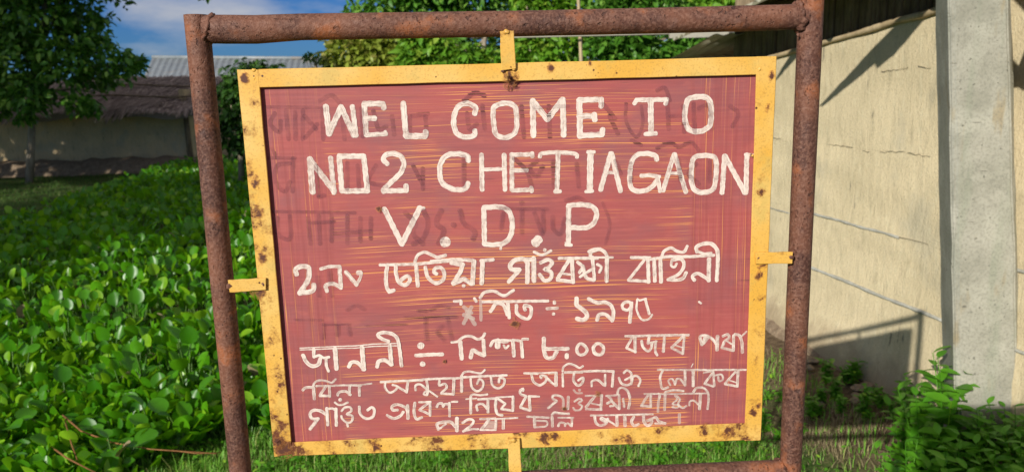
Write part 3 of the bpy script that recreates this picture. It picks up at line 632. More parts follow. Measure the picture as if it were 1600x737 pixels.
letter('white word গাঁওত', (K_, 34, [[(165,598),(250,490)], ([(250,490),(182,488),(168,430),(210,402),(280,412),(335,450)], s), ([(340,382),(350,555)], 36), ([(345,387),(400,385),(430,400)], s, 28), ([(435,387),(440,560)], 37), ([(425,320),(460,345),(510,342),(560,320)], s, 24),
                 ([(478,293)], 40), ([(495,410),(530,372),(588,372),(597,410),(550,443),(608,460),(600,518),(550,530),(502,490),(492,462)], s, 26), ([(555,532),(560,570)], 26), ([(680,365),(690,440),(750,488),(820,470),(838,402),(810,370),(768,400)], s, 32)]), name=wd, cov=.54)
letter('white word প্রবেশ', (K_, 30, [([(1080,400),(1030,400),(1022,362),(1080,342),(1160,372),(1188,420)], s), ([(972,455),(1040,488),(1110,460),(1140,420)], s, 34), ([(1185,352),(1190,488)], 36)]),
       (L_, 27, [([(57,392),(47,480),(70,558),(128,545)], s, 34), [(200,390),(112,458)], [(105,465),(210,510)], ([(215,387),(215,523)], 30), ([(100,385),(220,380)], 24), ([(287,433),(300,402),(340,397),(352,430)], s), ([(352,430),(372,402),(420,412)], s), [(415,392),(420,530)], ([(440,380),(500,378)], 24)]), name=wd, cov=.5)
letter('white word নিষেধ', (L_, 26, [([(590,352),(700,345)], 18), ([(640,332),(640,500)], 32), ([(640,320),(662,302),(740,312),(813,302)], s, 24), [(720,355),(900,345)], ([(710,470),(702,420),(760,402),(808,450)], s, 28), ([(820,352),(820,490)], 31),
                 ([(905,352),(900,440),(922,508),(968,520)], s, 34), ([(905,335),(1080,325)], 20), [(930,352),(1000,400)], [(1000,402),(960,450)], [(960,455),(1078,473)], ([(1082,327),(1080,473)], 33),
                 ([(1185,265),(1190,242),(1160,258),(1162,300),(1212,318)], s, 30), ([(1220,322),(1162,430)], 31), ([(1162,440),(1258,470)], 31), ([(1252,322),(1262,468)], 34), ([(1250,327),(1340,325)], 22)]), (M_, 20, [[(60,352),(150,358)]]), name=wd, cov=.52)
letter('faded white word গাওঁৰক্ষী', (M_, 28, [[(245,480),(330,410)], ([(330,405),(292,380),(292,352),(340,347),(398,380),(402,490)], s), ([(455,362),(450,488)], 32), ([(522,410),(568,382),(600,400),(562,430),(600,460),(578,498),(530,503),(507,480)], s, 26), ([(635,352),(800,350)], 22),
                 ([(738,352),(642,468)], 33), [(642,490),(800,495)], ([(805,347),(795,493)], 34), ([(700,430),(790,450)], 20), ([(870,352),(908,400),(862,430)], s), ([(900,392),(938,450),(892,460)], s, 24), [(922,420),(988,488)], ([(985,342),(990,488)], 30),
                 ([(1030,382),(1040,468)], 26), ([(970,330),(982,282),(1030,267),(1080,310),(1100,390),(1085,483)], s, 30), ([(850,352),(960,345)], 22)]), name=wd, cov=.43)
letter('faint white candrabindu over the word', (M_, 22, [([(512,292),(540,323),(598,325)], s), ([(570,292)], 32)]), name='painted_mark', cov=.3)
letter('faded white word বাহিনী on the lower line', (N_, 28, [([(180,332),(330,330)], 22), [(220,342),(152,448)], [(147,455),(248,463)], ([(245,342),(245,468)], 32), ([(340,347),(325,430),(322,518)], s, 30), ([(397,322),(390,498)], 32), ([(402,310),(480,292),(588,300)], 26), ([(330,335),(850,325)], 20),
                 ([(500,352),(520,390),(472,438),(538,450),(520,478),(472,468)], s, 22), ([(520,352),(550,390),(532,440),(580,478),(620,457)], s, 24), ([(650,450),(652,412),(700,402),(758,458)], s, 24), ([(765,342),(755,488)], 34), ([(692,310),(722,272),(790,267),(838,310),(850,380),(840,488)], s, 28)]), name=wd, cov=.43)
letter('white word পহৰা', (L_, 34, [([(302,668),(290,612),(370,590),(430,592),(478,640)], s), ([(320,658),(380,612)], 24), ([(495,552),(495,682)], 42), ([(555,600),(620,562),(670,582),(640,630),(562,688)], s, 30), ([(560,690),(640,668),(718,665)], s, 26), ([(740,560),(900,555)], 26),
                 [(830,570),(752,668)], ([(740,675),(900,675)], 22), ([(905,562),(900,673)], 30), ([(980,562),(980,658)], 36), ([(900,560),(1130,547)], 20)]), name=wd, cov=.5)
letter('smudge inside the word পহৰা', (L_, 46, [[(800,640),(880,640)], ([(820,600),(890,600)], 40)]), name=wd, cov=.3)
letter('white word চলি', (M_, 24, [[(25,570),(250,580)], ([(100,572),(105,678)], 36), ([(112,612),(228,620),(222,668),(112,680)], s, 22), ([(285,572),(290,672)], 32), ([(285,550),(310,527),(380,537),(460,540)], s, 30), ([(350,580),(510,580)], 20), ([(350,668),(370,632),(418,640),(420,668)], s), ([(420,660),(450,637),(480,668)], s, 22), ([(495,582),(490,668)], 28)]), name=wd, cov=.46)
letter('white word আছে', (M_, 24, [([(690,558),(960,552),(1340,545)], 22), ([(732,572),(742,630),(790,663),(850,640),(868,592)], s, 32), ([(805,592),(850,615)], 54), ([(862,602),(958,663)], 24), ([(962,562),(965,663)], 34), ([(1045,562),(1050,663)], 38), ([(1140,572),(1117,620),(1140,663),(1188,650)], s, 34)]),
       (N_, 28, [([(170,562),(175,620),(210,663),(250,640),(255,602),(212,612)], s, 34), ([(235,598),(300,577),(330,618),(398,640)], s), ([(292,640),(398,640)], 22)]), name=wd, cov=.47)
letter('faint white end stroke', (N_, 32, [[(545,545),(545,635)]]), name='painted_mark', cov=.33)
# faint older lettering under the red coat
gb = Ribbons()
lay(gb, Q_, 17, [([(40,116),(240,119)], 13), ([(72,140),(55,180),(90,212),(95,170)], s), [(115,130),(125,240)], [(150,135),(152,240)], [(180,130),(180,240)], [(235,182),(187,235)], [(185,150),(230,200)], [(255,120),(258,240)],
    ([(245,92),(290,72),(322,102)], s), [(330,150),(340,240)], [(405,120),(410,230)], ([(450,130),(470,200),(500,190)], s), [(522,150),(530,222)], [(590,150),(590,230)], [(600,150),(660,142)], [(650,150),(655,230)],
    ([(45,311),(150,311)], 13), ([(130,332),(80,342),(75,400),(110,440),(130,402)], s), [(142,312),(140,440)], ([(60,275),(75,300)], 14), [(230,340),(240,455)], [(240,460),(262,455)], [(350,330),(350,430)], [(390,340),(395,430)], ([(460,340),(432,400),(500,420)], s), [(602,340),(638,410)], [(640,352),(640,430)],
    ([(60,516),(380,521)], 13), ([(82,540),(82,600),(130,620),(130,532)], s), [(200,540),(210,640)], [(240,532),(245,640)], [(290,532),(290,630)], [(350,532),(350,640)], [(400,540),(400,630)], [(440,540),(440,620)], ([(205,560),(300,555)], 14), ([(300,600),(440,590)], 14),
    ([(572,520),(610,560),(602,600),(640,640)], s, 20), ([(642,512),(660,560),(640,620),(602,640)], s, 20), ([(710,512),(692,560),(720,590),(700,638)], s, 22), ([(757,567)], 24)], .0002)
lay(gb, S_, 17, [([(60,92),(100,62),(140,72)], s), ([(72,140),(82,200),(110,180)], s), [(130,110),(140,200)], [(280,112),(290,230)], [(385,112),(390,230)], ([(330,118),(460,112)], 14), ([(592,102),(640,160)], s), [(618,150),(650,218)], ([(682,102),(682,170),(720,230),(745,180),(740,112)], s, 13),
    ([(740,262),(702,242)], 14), ([(800,52),(830,42),(850,90)], s, 15), [(840,102),(845,200)], [(900,112),(905,210)], [(940,102),(945,210)], ([(960,120),(1000,112),(1010,200)], s), ([(1080,112),(1112,140),(1090,190)], s), ([(850,150),(900,150)], 14),
    [(60,302),(60,420)], ([(252,312),(300,360),(320,420)], s), ([(340,322),(312,350),(340,380),(362,342)], s), [(402,322),(405,420)], [(492,332),(500,420)], [(640,322),(660,370)], [(700,332),(700,400)], ([(800,272),(850,252),(885,268),(930,250),(960,282)], s, 15), [(882,312),(890,400)], ([(950,332),(920,370),(960,410)], s), [(1002,322),(1000,400)],
    ([(45,512),(60,560),(100,590),(95,620)], s, 20), ([(200,502),(380,506)], 14), [(210,520),(202,580)], [(282,512),(282,600)], [(330,520),(360,600)], [(362,512),(365,590)], ([(400,532),(402,580),(430,600),(445,542)], s), ([(450,472),(500,462),(540,490)], s, 16), ([(592,482),(618,560),(602,640)], s, 12), ([(280,482)], 20)], .0002)
lay(gb, U_, 28, [[(392,130),(400,250)], [(470,92),(480,250)], ([(582,340),(640,312),(690,335)], s), ([(250,402),(420,405)], 18), [(430,432),(425,520)], ([(430,435),(600,430)], 16), [(590,442),(600,500)], [(522,442),(520,500)], [(1038,345),(1085,345)], ([(1112,340),(1170,312),(1230,322)], s, 26),
    ([(950,387),(1280,382)], 20), [(1082,392),(1090,530)], ([(1190,440),(1160,480),(1200,530)], s), ([(1222,392),(1250,530)], 28), ([(700,440),(960,430)], 14)], .0002)
gb.build('faded_lettering', GHOST)['kind'] = 'stuff'
# rust spots on the sheet
for x, y, r in [(592, 325, 5), (805, 503, 8), (934, 614, 6), (881, 637, 5), (695, 563, 3), (1173, 241, 4)]:
    rb = Ribbons(); c = S(x, y, YP); h = r * MPX * 1.4; V = []; UV = []
    yy = YP - 1.77 + panel_y(c) - .0058
    for k in range(16):
        a = 2 * math.pi * k / 16; V.append((c[0] + math.cos(a) * h, yy, c[2] + math.sin(a) * h)); UV.append((math.cos(a), math.sin(a)))
    V.append((c[0], yy, c[2])); UV.append((0, 0))
    link('rust_spot', mesh_np('rust_spot', V, np.array([(16, (k + 1) % 16, k) for k in range(16)]), SPOT, uv=UV), panel)

for x, y, r, y0 in [(795, 120, 11, 1.7485), (799, 128, 8, 1.7485), (861, 106, 6, 1.7485), (922, 99, 4, 1.7485), (1192, 408, 9, 1.7480), (1186, 430, 6, 1.7480), (404, 452, 12, 1.7480), (446, 702, 13, 1.7480), (436, 690, 8, 1.7480), (1100, 675, 10, 1.7485), (1136, 672, 8, 1.7485),
                    (850, 683, 9, 1.7485), (868, 681, 7, 1.7485), (1178, 645, 8, 1.7480), (1184, 634, 5, 1.7480), (586, 700, 7, 1.7485), (980, 688, 7, 1.7485), (382, 122, 7, 1.7480), (411, 402, 7, 1.7480), (398, 285, 9, 1.7480), (404, 330, 8, 1.7480), (1190, 300, 6, 1.7480), (1200, 170, 5, 1.7480), (1206, 120, 6, 1.7480)]:
    c = S(x, y, y0); h = r * MPX * rnd.uniform(1.5, 2.0); V = [(c[0] + math.cos(k * .3927) * h * .8, c[1], c[2] + math.sin(k * .3927) * h) for k in range(16)] + [tuple(c)]
    link('rust_spot', mesh_np('rust_spot', V, np.array([(16, (k + 1) % 16, k) for k in range(16)]), SPOT, uv=[(math.cos(k * .3927), math.sin(k * .3927)) for k in range(16)] + [(0, 0)]), ROOT)
def wall_px(x, y):
    r = ray(x, y); P2 = np.array([WP0[0], WP0[1], 0]) - EYE; nn3 = np.array([WN[0], WN[1], 0]); return EYE + r * ((P2 @ nn3) / (r @ nn3))
# ------------------------------------------------------------------ the mud hut on the right
def wallP(s_, z, off=0.0):                 # s_ metres along the wall from its reference, off metres in front of it
    p = WP0 + WD * s_ - WN * off; return np.array([p[0], p[1], z])
HUT = thing('mud_hut', (WP0[0], WP0[1], 0), 'tan mud plastered hut wall behind the right post under a tin roof', 'hut')
HB = np.array([WP0[0], WP0[1], 0])
S0, S1 = -2.4, 2.05                         # near end (beyond the frame) .. far corner hidden by the board
def ztop(s_): return 1.702 - .098 * s_
def smooth_noise(a, b, seed):
    r = np.random.default_rng(seed); ph = r.uniform(0, 6.28, (7, 2)); fr = r.uniform(.8, 9, (7, 2)); out = 0
    for i in range(7): out = out + np.sin(a * fr[i, 0] + ph[i, 0]) * np.sin(b * fr[i, 1] * 1.3 + ph[i, 1]) / (1 + i * .5)
    return out
zc = [.16, .563, .842, 1.200, None]
for ci in range(4):
    ns, nz = 90, 14; a = np.linspace(S0, S1, ns); V = []
    jl = .006 * np.sin(a * 2.3 + ci) + .004 * np.sin(a * 7 + ci * 2)
    jl2 = .006 * np.sin(a * 2.3 + ci + 1) + .004 * np.sin(a * 7 + (ci + 1) * 2)
    for i, s_ in enumerate(a):
        z0 = zc[ci] + (jl[i] if ci else 0); z1 = (zc[ci+1] + jl2[i]) if zc[ci+1] else ztop(s_)
        for j in range(nz + 1):
            t = j / nz; z = z0 + .0002 + (z1 - z0 - .0004) * t
            e = min(j, nz - j); o = -.0002 if e == 0 else 0
            o += .004 * smooth_noise(s_, z * 3, 3) * .5 + .0016 * smooth_noise(s_ * 6, z * 9, 13) + (.006 if ci == 0 else 0) * (1 - t)
            if ci == 0: o += .05 * math.exp(-((t) / .35) ** 2) * (.6 + .4 * math.sin(s_ * 1.9 + 1))
            V.append(wallP(s_, z, o) - HB)
        V.append(wallP(s_, z1 - .0002, -.12) - HB); V.append(wallP(s_, z0 + .0002, -.12) - HB)
    m = nz + 3; Fc = [(i*m+k, (i+1)*m+k, (i+1)*m+(k+1) % m, i*m+(k+1) % m) for i in range(ns - 1) for k in range(m)]
    Fc += [tuple(range(m)), tuple(range(ns*m-1, (ns-1)*m-1, -1))]
    me = mesh_np('mud_course', V, Fc, MUD); bm = bmesh.new(); bm.from_mesh(me)
    for e_ in bm.edges:
        if len(e_.link_faces) == 2 and e_.calc_face_angle(0) > .6: e_.smooth = False
    bm.to_mesh(me); bm.free(); link('mud_course', me, HUT)
# grey cement lines in the joints
def strip(sa, sb, z, r, mat, name, off=.002, nn=24, dz=0.):
    P = [wallP(sa + (sb - sa) * k / nn, z + dz * k / nn + .0015 * math.sin(k * .5) + rnd.uniform(-.0005, .0005), off + rnd.uniform(-.0008, .0008)) - HB for k in range(nn + 1)]
    mb = MB(); mb.tube(P, [r * rnd.uniform(.75, 1.15) for _ in P], 8); return mb.obj(name, mat, HUT, smooth=True)
strip(-.42, .24, .846, .0065, CEM, 'cement_line'); strip(-.72, .27, .566, .0085, CEM, 'cement_line'); strip(.45, .8, .81, .004, CEM, 'cement_line')
def crack(pxs, z=None):
    P = []
    for (xa, ya), (xb, yb) in zip(pxs[:-1], pxs[1:]):
        for k in range(6):
            t_ = k / 6; p_ = wall_px(xa + (xb - xa) * t_, ya + (yb - ya) * t_ + rnd.uniform(-1.3, 1.3)); sl = (p_[:2] - WP0) @ WD
            P.append(wallP(sl, p_[2], .0045 + .004 * smooth_noise(sl, p_[2] * 3, 3) * .5) - HB)
    mb = MB(); mb.tube(P, [rnd.uniform(.0006, .0018) for _ in P], 5); mb.obj('crack', CRACK, HUT)
for pxs in [[(1295, 226), (1318, 228), (1336, 232)], [(1349, 236), (1361, 237)], [(1376, 237), (1396, 237), (1418, 237)], [(1420, 239), (1440, 243), (1458, 245)], [(1378, 111), (1402, 110), (1424, 106)], [(1436, 104), (1460, 108)],
            [(1208, 215), (1226, 217)], [(1400, 368), (1462, 383)], [(1204, 325), (1222, 327)]]: crack(pxs)
strip(-2.3, -.78, .848, .006, CEM, 'cement_line'); strip(-2.3, -.9, .57, .006, CEM, 'cement_line')
# bulging plinth at the foot
ns = 70; V = []; m = 7
for i in range(ns):
    s_ = S0 + (S1 - S0) * i / (ns - 1); w = .055 + .03 * math.sin(s_ * 2.2 + .6); zt = .20 + .02 * math.sin(s_ * 3)
    for (o, z) in [(-.1, zt + .01), (.012, zt), (w * .7, zt - .03), (w, zt - .07), (w + .02, .08), (w + .06, -.05), (-.1, -.05)]:
        V.append(wallP(s_, z + rnd.uniform(-.006, .006), o + rnd.uniform(-.006, .006)) - HB)
Fc = [(i*m+k, (i+1)*m+k, (i+1)*m+(k+1) % m, i*m+(k+1) % m) for i in range(ns - 1) for k in range(m)]
link('plinth', mesh_np('plinth', V, Fc, DIRT), HUT)
# dark bamboo screen above the wall
sa = S0
for k in range(150):
    s_ = S0 + (1.22 - S0) * (k + .5) / 150
    P = [wallP(s_ + rnd.uniform(-.004, .004), ztop(s_) - .03, -.03 + rnd.uniform(-.008, .008)) - HB, wallP(s_ + rnd.uniform(-.01, .01), ztop(s_) + .62, -.03 + rnd.uniform(-.008, .008)) - HB]
    mb = MB(); mb.tube(P, .0135, 6); o = mb.obj('bamboo_slat', DARKBAM, HUT, smooth=True)
V = []
for k in range(2):
    s_ = (S0, 1.22)[k]; V += [wallP(s_, ztop(s_) - .05, -.07) - HB, wallP(s_, ztop(s_) + .75, -.07) - HB, wallP(s_, ztop(s_) + .75, -.09) - HB, wallP(s_, ztop(s_) - .05, -.09) - HB]
link('dark_backing', mesh_np('dark_backing', V, [(0, 1, 5, 4), (1, 2, 6, 5), (2, 3, 7, 6), (3, 0, 4, 7), (0, 3, 2, 1), (4, 5, 6, 7)], DARKBAM, smooth=False), HUT)  # dark sheet added behind the slats so no sky shows between them
mb = MB(); P = [wallP(S0 + (S1 - S0) * k / 30, ztop(S0 + (S1 - S0) * k / 30) + .006 + rnd.uniform(-.004, .004), .012) - HB for k in range(31)]
mb.tube(P, [.013 * rnd.uniform(.8, 1.2) for _ in P], 8); mb.obj('bamboo_batten', BAMBOO, HUT, smooth=True)
# hidden side and back walls so that it is a whole hut
mb = MB()
for (a_, b_) in [((S1, -.12), (S1, -3.2)), ((S1, -3.2), (S0, -3.2)), ((S0, -3.2), (S0, -.12))]:
    p, q = wallP(a_[0], 0, a_[1]) - HB, wallP(b_[0], 0, b_[1]) - HB; d = (q - p); d /= np.linalg.norm(d); nn_ = np.array([d[1], -d[0], 0]) * .06
    lo = [p - nn_, q - nn_, q + nn_, p + nn_]; mb.add([v + [0, 0, -.1] for v in lo] + [v + [0, 0, 1.72] for v in lo], [(0,3,2,1),(4,5,6,7),(0,1,5,4),(1,2,6,5),(2,3,7,6),(3,0,4,7)])
mb.obj('rear_wall', MUD, HUT)
# corrugated roof sheets (each a piece); eave just in front of the wall, rising away from it
def corrugated(sa, sb, o0, z0, o1, z1, amp=.009, pitch=.075, th=.0016, mat=OLDTIN, name='roof_sheet', dzs=-.098, parent=None, base=HB):
    ns = int(abs(sb - sa) / pitch * 8) + 1; V = []; rows = []
    for i in range(ns + 1):
        s_ = sa + (sb - sa) * i / ns; w = amp * math.sin(2 * math.pi * (s_ / pitch))
        for (o, z) in ((o0, z0), (o1, z1)):
            for e in (th, -th): V.append(wallP(s_, z + w + e + dzs * s_, o) - base)
    Fc = []
    for i in range(ns):
        b = i * 4; c = b + 4
        Fc += [(b, c, c + 2, b + 2), (b + 1, b + 3, c + 3, c + 1), (b, b + 1, c + 1, c), (b + 2, c + 2, c + 3, b + 3)]
    return link(name, mesh_np(name, V, Fc, mat), parent or HUT)
k0 = S0 - .1
for k in range(6):
    a_ = S0 - .15 + k * .70; b_ = min(a_ + .74, 1.28); corrugated(a_, b_, .36 + rnd.uniform(-.01, .01), 1.900 + .006 * (k % 2), -1.7, 2.72 + .006 * (k % 2))
# low end sheet seen beyond the far corner
# nearly level lean-to sheet beyond the far corner, seen from below
A4 = [atY(1044, 95, 5.6), atY(1114, 55, 4.5)]; nsx = 110; V = []
for i in range(nsx + 1):
    x_ = 1.0 * i / nsx; w = .005 * math.sin(2 * math.pi * x_ / .085)
    for q in A4:
        for e in (.0015, -.0015): V.append(q + np.array([x_, 0, w + e + x_ * .02]) - HB)
Fc = []
for i in range(nsx):
    b_ = i * 4; c_ = b_ + 4; Fc += [(b_, c_, c_ + 2, b_ + 2), (b_ + 1, b_ + 3, c_ + 3, c_ + 1), (b_, b_ + 1, c_ + 1, c_), (b_ + 2, c_ + 2, c_ + 3, b_ + 3)]
link('lean_to_sheet', mesh_np('lean_to_sheet', V, Fc, OLDTIN), HUT)
for q_ in ():
    mb = MB(); p_ = A4[0] * (1 - q_) + A4[1] * q_; mb.tube([p_ + [-.02, 0, -.03] - HB, p_ + [1.0, 0, -.01] - HB], .018, 7); mb.obj('purlin', DARKBAM, HUT, smooth=True)
for k in range(5):
    s_ = S0 + .2 + k * .68; mb = MB(); mb.tube([wallP(s_, 1.86 - .098 * s_, .30) - HB, wallP(s_, 2.64 - .098 * s_, -1.65) - HB], .028, 9); mb.obj('rafter', DARKBAM, HUT, smooth=True)
# unseen sheets added off the eave, cut so their shadows band the wall
def wall_px(x, y):
    r = ray(x, y); P2 = np.array([WP0[0], WP0[1], 0]) - EYE; nn3 = np.array([WN[0], WN[1], 0]); return EYE + r * ((P2 @ nn3) / (r @ nn3))
def shadow_flap(poly, t):
    P = [wall_px(x, y) - SUN * t for x, y in poly]; nn3 = np.array([WN[0], WN[1], 0]) * .002; n = len(P); mb = MB()
    mb.add([p - HB - nn3 for p in P] + [p - HB + nn3 for p in P], [tuple(range(n)), tuple(range(2*n-1, n-1, -1))] + [(k, k + n, (k+1) % n + n, (k+1) % n) for k in range(n)])
    mb.obj('shadow_sheet', OLDTIN, HUT)
shadow_flap([(1280, 166), (1359, 81), (1430, 8), (1470, -60), (1540, -60), (1461, 11), (1397, 87), (1371, 107), (1367, 100), (1337, 125), (1286, 166)], 1.45)
shadow_flap([(1205, 134), (1244, 72), (1290, -10), (1330, -10), (1246, 90)], 1.45)
shadow_flap([(1576, 88), (1592, 104), (1606, 66), (1640, 60), (1640, 150), (1600, 142), (1590, 137), (1577, 141)], .9)
shadow_flap([(1574, -12), (1640, 60), (1680, -12)], .9)

# ------------------------------------------------------------------ concrete pole
POLE = thing('concrete_pole', tuple(atY(1540, 700, 2.48) * [1, 1, 0]), 'grey weathered concrete utility pole standing in front of the tan hut wall', 'pole')
PB = np.array(POLE.location)
def pole_pt(xt, xb, Yp, z):
    a = atY(xt, 0, Yp); b = atY(xb, 690, Yp); return extend(a, b, z)
cs = [(1490, 1500.5, 2.40), (1574, 1592, 2.40), (1580, 1598, 2.43), (1560, 1576, 2.66), (1468, 1482, 2.68), (1461, 1475, 2.64), (1481, 1492, 2.415)]
zs = [-.2] + [.05 + .09 * k for k in range(24)] + [2.6, 3.4, 4.6, 6.2]; V = []; m = len(cs)
for z in zs:
    for (xt, xb, Yp) in cs:
        p = pole_pt(xt, xb, Yp, z); V.append(p - PB + rng.uniform(-.0022, .0022, 3) * [1, 1, 0])
Fc = [(i*m+k, i*m+(k+1) % m, (i+1)*m+(k+1) % m, (i+1)*m+k) for i in range(len(zs)-1) for k in range(m)] + [tuple(range(m-1, -1, -1)), tuple(range((len(zs)-1)*m, len(zs)*m))]
me = mesh_np('shaft', V, Fc, CONC, smooth=False); bm = bmesh.new(); bm.from_mesh(me); bmesh.ops.bevel(bm, geom=[e for e in bm.edges if len(e.link_faces) == 2 and e.calc_face_angle(0) > .3], offset=.006, segments=2, affect='EDGES'); bm.to_mesh(me); bm.free()
link('shaft', me, POLE)
# ------------------------------------------------------------------ vegetation tools
def leaf_template(rows=5, cols=2, wid=.8, cup=.12, droop=.15, tip=1.0, pw=.75, rnd_=False):
    V = []; 
    for i in range(rows + 1):
        t = i / rows; w = wid * .5 * (math.sin(math.pi * min(1, t ** pw)) ** .75 if 0 < t < 1 else .03)
        if rnd_: w = wid * .5 * max(.05, (1 - abs(2 * (t ** .92) - 1) ** 2.3)) ** .5
        for j in range(cols + 1):
            u = j / cols * 2 - 1; V.append((u * w, t, cup * (u * u) * (w / .4) - droop * t * t))
    Fc = [(i*(cols+1)+j, i*(cols+1)+j+1, (i+1)*(cols+1)+j+1, (i+1)*(cols+1)+j) for i in range(rows) for j in range(cols)]
    return np.array(V), np.array(Fc)
def rots(yaw, pitch, roll):
    """leaf lies along +Y; pitch lifts its tip, yaw turns it"""
    cy, sy, cp, sp, cr, sr = np.cos(yaw), np.sin(yaw), np.cos(pitch), np.sin(pitch), np.cos(roll), np.sin(roll)
    z = np.zeros_like(cy); o = np.ones_like(cy)
    Rz = np.stack([cy, -sy, z, sy, cy, z, z, z, o], -1).reshape(-1, 3, 3)
    Rx = np.stack([o, z, z, z, cp, -sp, z, sp, cp], -1).reshape(-1, 3, 3)
    Ry = np.stack([cr, z, sr, z, o, z, -sr, z, cr], -1).reshape(-1, 3, 3)
    return Rz @ Rx @ Ry
def scatter(T, pos, R, sc):
    TV, TF = T; m = len(pos); V = np.einsum('mij,nj->mni', R, TV) * np.asarray(sc)[:, None, None] + pos[:, None, :]
    Fc = TF[None] + (np.arange(m) * len(TV))[:, None, None]
    return V.reshape(-1, 3), Fc.reshape(-1, TF.shape[1])
def join(parts):
    V = []; Fc = []; b = 0
    for v, f in parts: V.append(v); Fc.append(f + b); b += len(v)
    return np.concatenate(V), np.concatenate(Fc)
def stalks(p0, p1, r, bend=.25):
    """triangular prisms from p0 to p1 (m,3), curved"""
    m = len(p0); mid = (p0 + p1) / 2; mid[:, 2] += bend * np.linalg.norm(p1 - p0, axis=1) * .3
    ang = np.arange(3) * 2.094; ring = np.stack([np.cos(ang), np.sin(ang), 0 * ang], -1)
    V = np.stack([p0[:, None] + ring * r * 1.3, mid[:, None] + ring * r, p1[:, None] + ring * r * .7], 1).reshape(m, 9, 3)
    Fq = np.array([(i*3+k, i*3+(k+1) % 3, (i+1)*3+(k+1) % 3, (i+1)*3+k) for i in range(2) for k in range(3)])
    return V.reshape(-1, 3), (Fq[None] + (np.arange(m) * 9)[:, None, None]).reshape(-1, 4)
HT = leaf_template(7, 4, .92, .13, .12, rnd_=True)
HT_far = leaf_template(5, 2, .92, .13, .12, rnd_=True)

# ---- water hyacinth: where it grows
def in_field(x, y):
    # near edge about Y=3.05, right edge X=.35, far-left edge along the lawn
    far = y < 15.9 + .15 * np.sin(x * 2)
    lawn = x > (-5.2 - .0) - (y - 7.2) * .12 - .25 * np.sin(y * 1.3)      # left edge, drifting left with distance
    a = atZ(0, 374); b = atZ(210, 294)
    side = (b[0] - a[0]) * (y - a[1]) - (b[1] - a[1]) * (x - a[0]) < 0     # right of the line a-b
    near = y > 2.45 + .60 / (1 + np.exp(-(x + 1.45) * 9)) + .07 * np.sin(x * 3.0) + .06 * np.sin(x * 9.1)
    return far & side & near & (x < .45)
def hy_leaves(x, y, hmul=1.0, T=HT, tilt=None):
    m = len(x); h = rng.uniform(.10, .27, m) * hmul; yaw = rng.uniform(0, 6.283, m)
    base = np.stack([x, y, gz(x, y)], -1); top = base + np.stack([-np.sin(yaw) * .05, np.cos(yaw) * .05, h], -1)
    pitch = rng.normal(1.18, .42, m); sc = rng.uniform(.048, .094, m) * (.75 + .25 * hmul)
    lf = scatter(T, top, rots(yaw, pitch, rng.normal(0, .35, m)), sc)
    return lf, stalks(base, top, .0045)
N = 40000; yy = np.sqrt(rng.uniform(2.5 ** 2, 16.3 ** 2, N)); xx = rng.uniform(-1, .02, N) * (.80 * yy + .5) + .45
dens = np.clip(1.15 - yy * .04, .5, 1); k = in_field(xx, yy) & (rng.uniform(0, 1, N) < dens); xx, yy = xx[k], yy[k]
near = yy < 7.5
clump = np.clip(.88 + .34 * smooth_noise(xx * 1.1, yy * .8, 5) * .5 + .30 * smooth_noise(xx * 4, yy * 3.1, 6) * .5, .45, 1.45)
clump = np.where(yy < 3.6, clump * (.45 + .55 * np.clip((yy - 2.5) / 1.1, 0, 1)), clump)
dead = rng.uniform(0, 1, len(xx)) < .03
ld, sd_ = hy_leaves(xx[dead], yy[dead], .62); dl = link('withered_leaves', mesh_np('withered_leaves', *ld, STRAW)); tag(dl, 'withered straw coloured leaves scattered through the hyacinth patch', 'dead leaves', kind='stuff')
xx, yy = xx[~dead], yy[~dead]; near = yy < 7.5; clump = clump[~dead]
l1, s1 = hy_leaves(xx[near], yy[near], clump[near]); l2, s2 = hy_leaves(xx[~near], yy[~near], clump[~near] * 1.0, HT_far)
xe_ = rng.uniform(-3.2, -.6, 7500); ye_ = rng.uniform(2.4, 4.4, 7500); k = in_field(xe_, ye_); l3, s3 = hy_leaves(xe_[k], ye_[k], .42)
s1 = join([s1, s3]); hl = link('water_hyacinth_mass', mesh_np('water_hyacinth_mass', *join([l1, l2, l3]), HY))
hl.data.materials.append(HYST)
tag(hl, 'dense mass of glossy green water hyacinth leaves filling the patch behind the sign', 'water hyacinth', kind='stuff')
hs = link('hyacinth_stalk_mass', mesh_np('hyacinth_stalk_mass', *join([s1, s2]), HYST)); tag(hs, kind='stuff'); hs.parent = hl
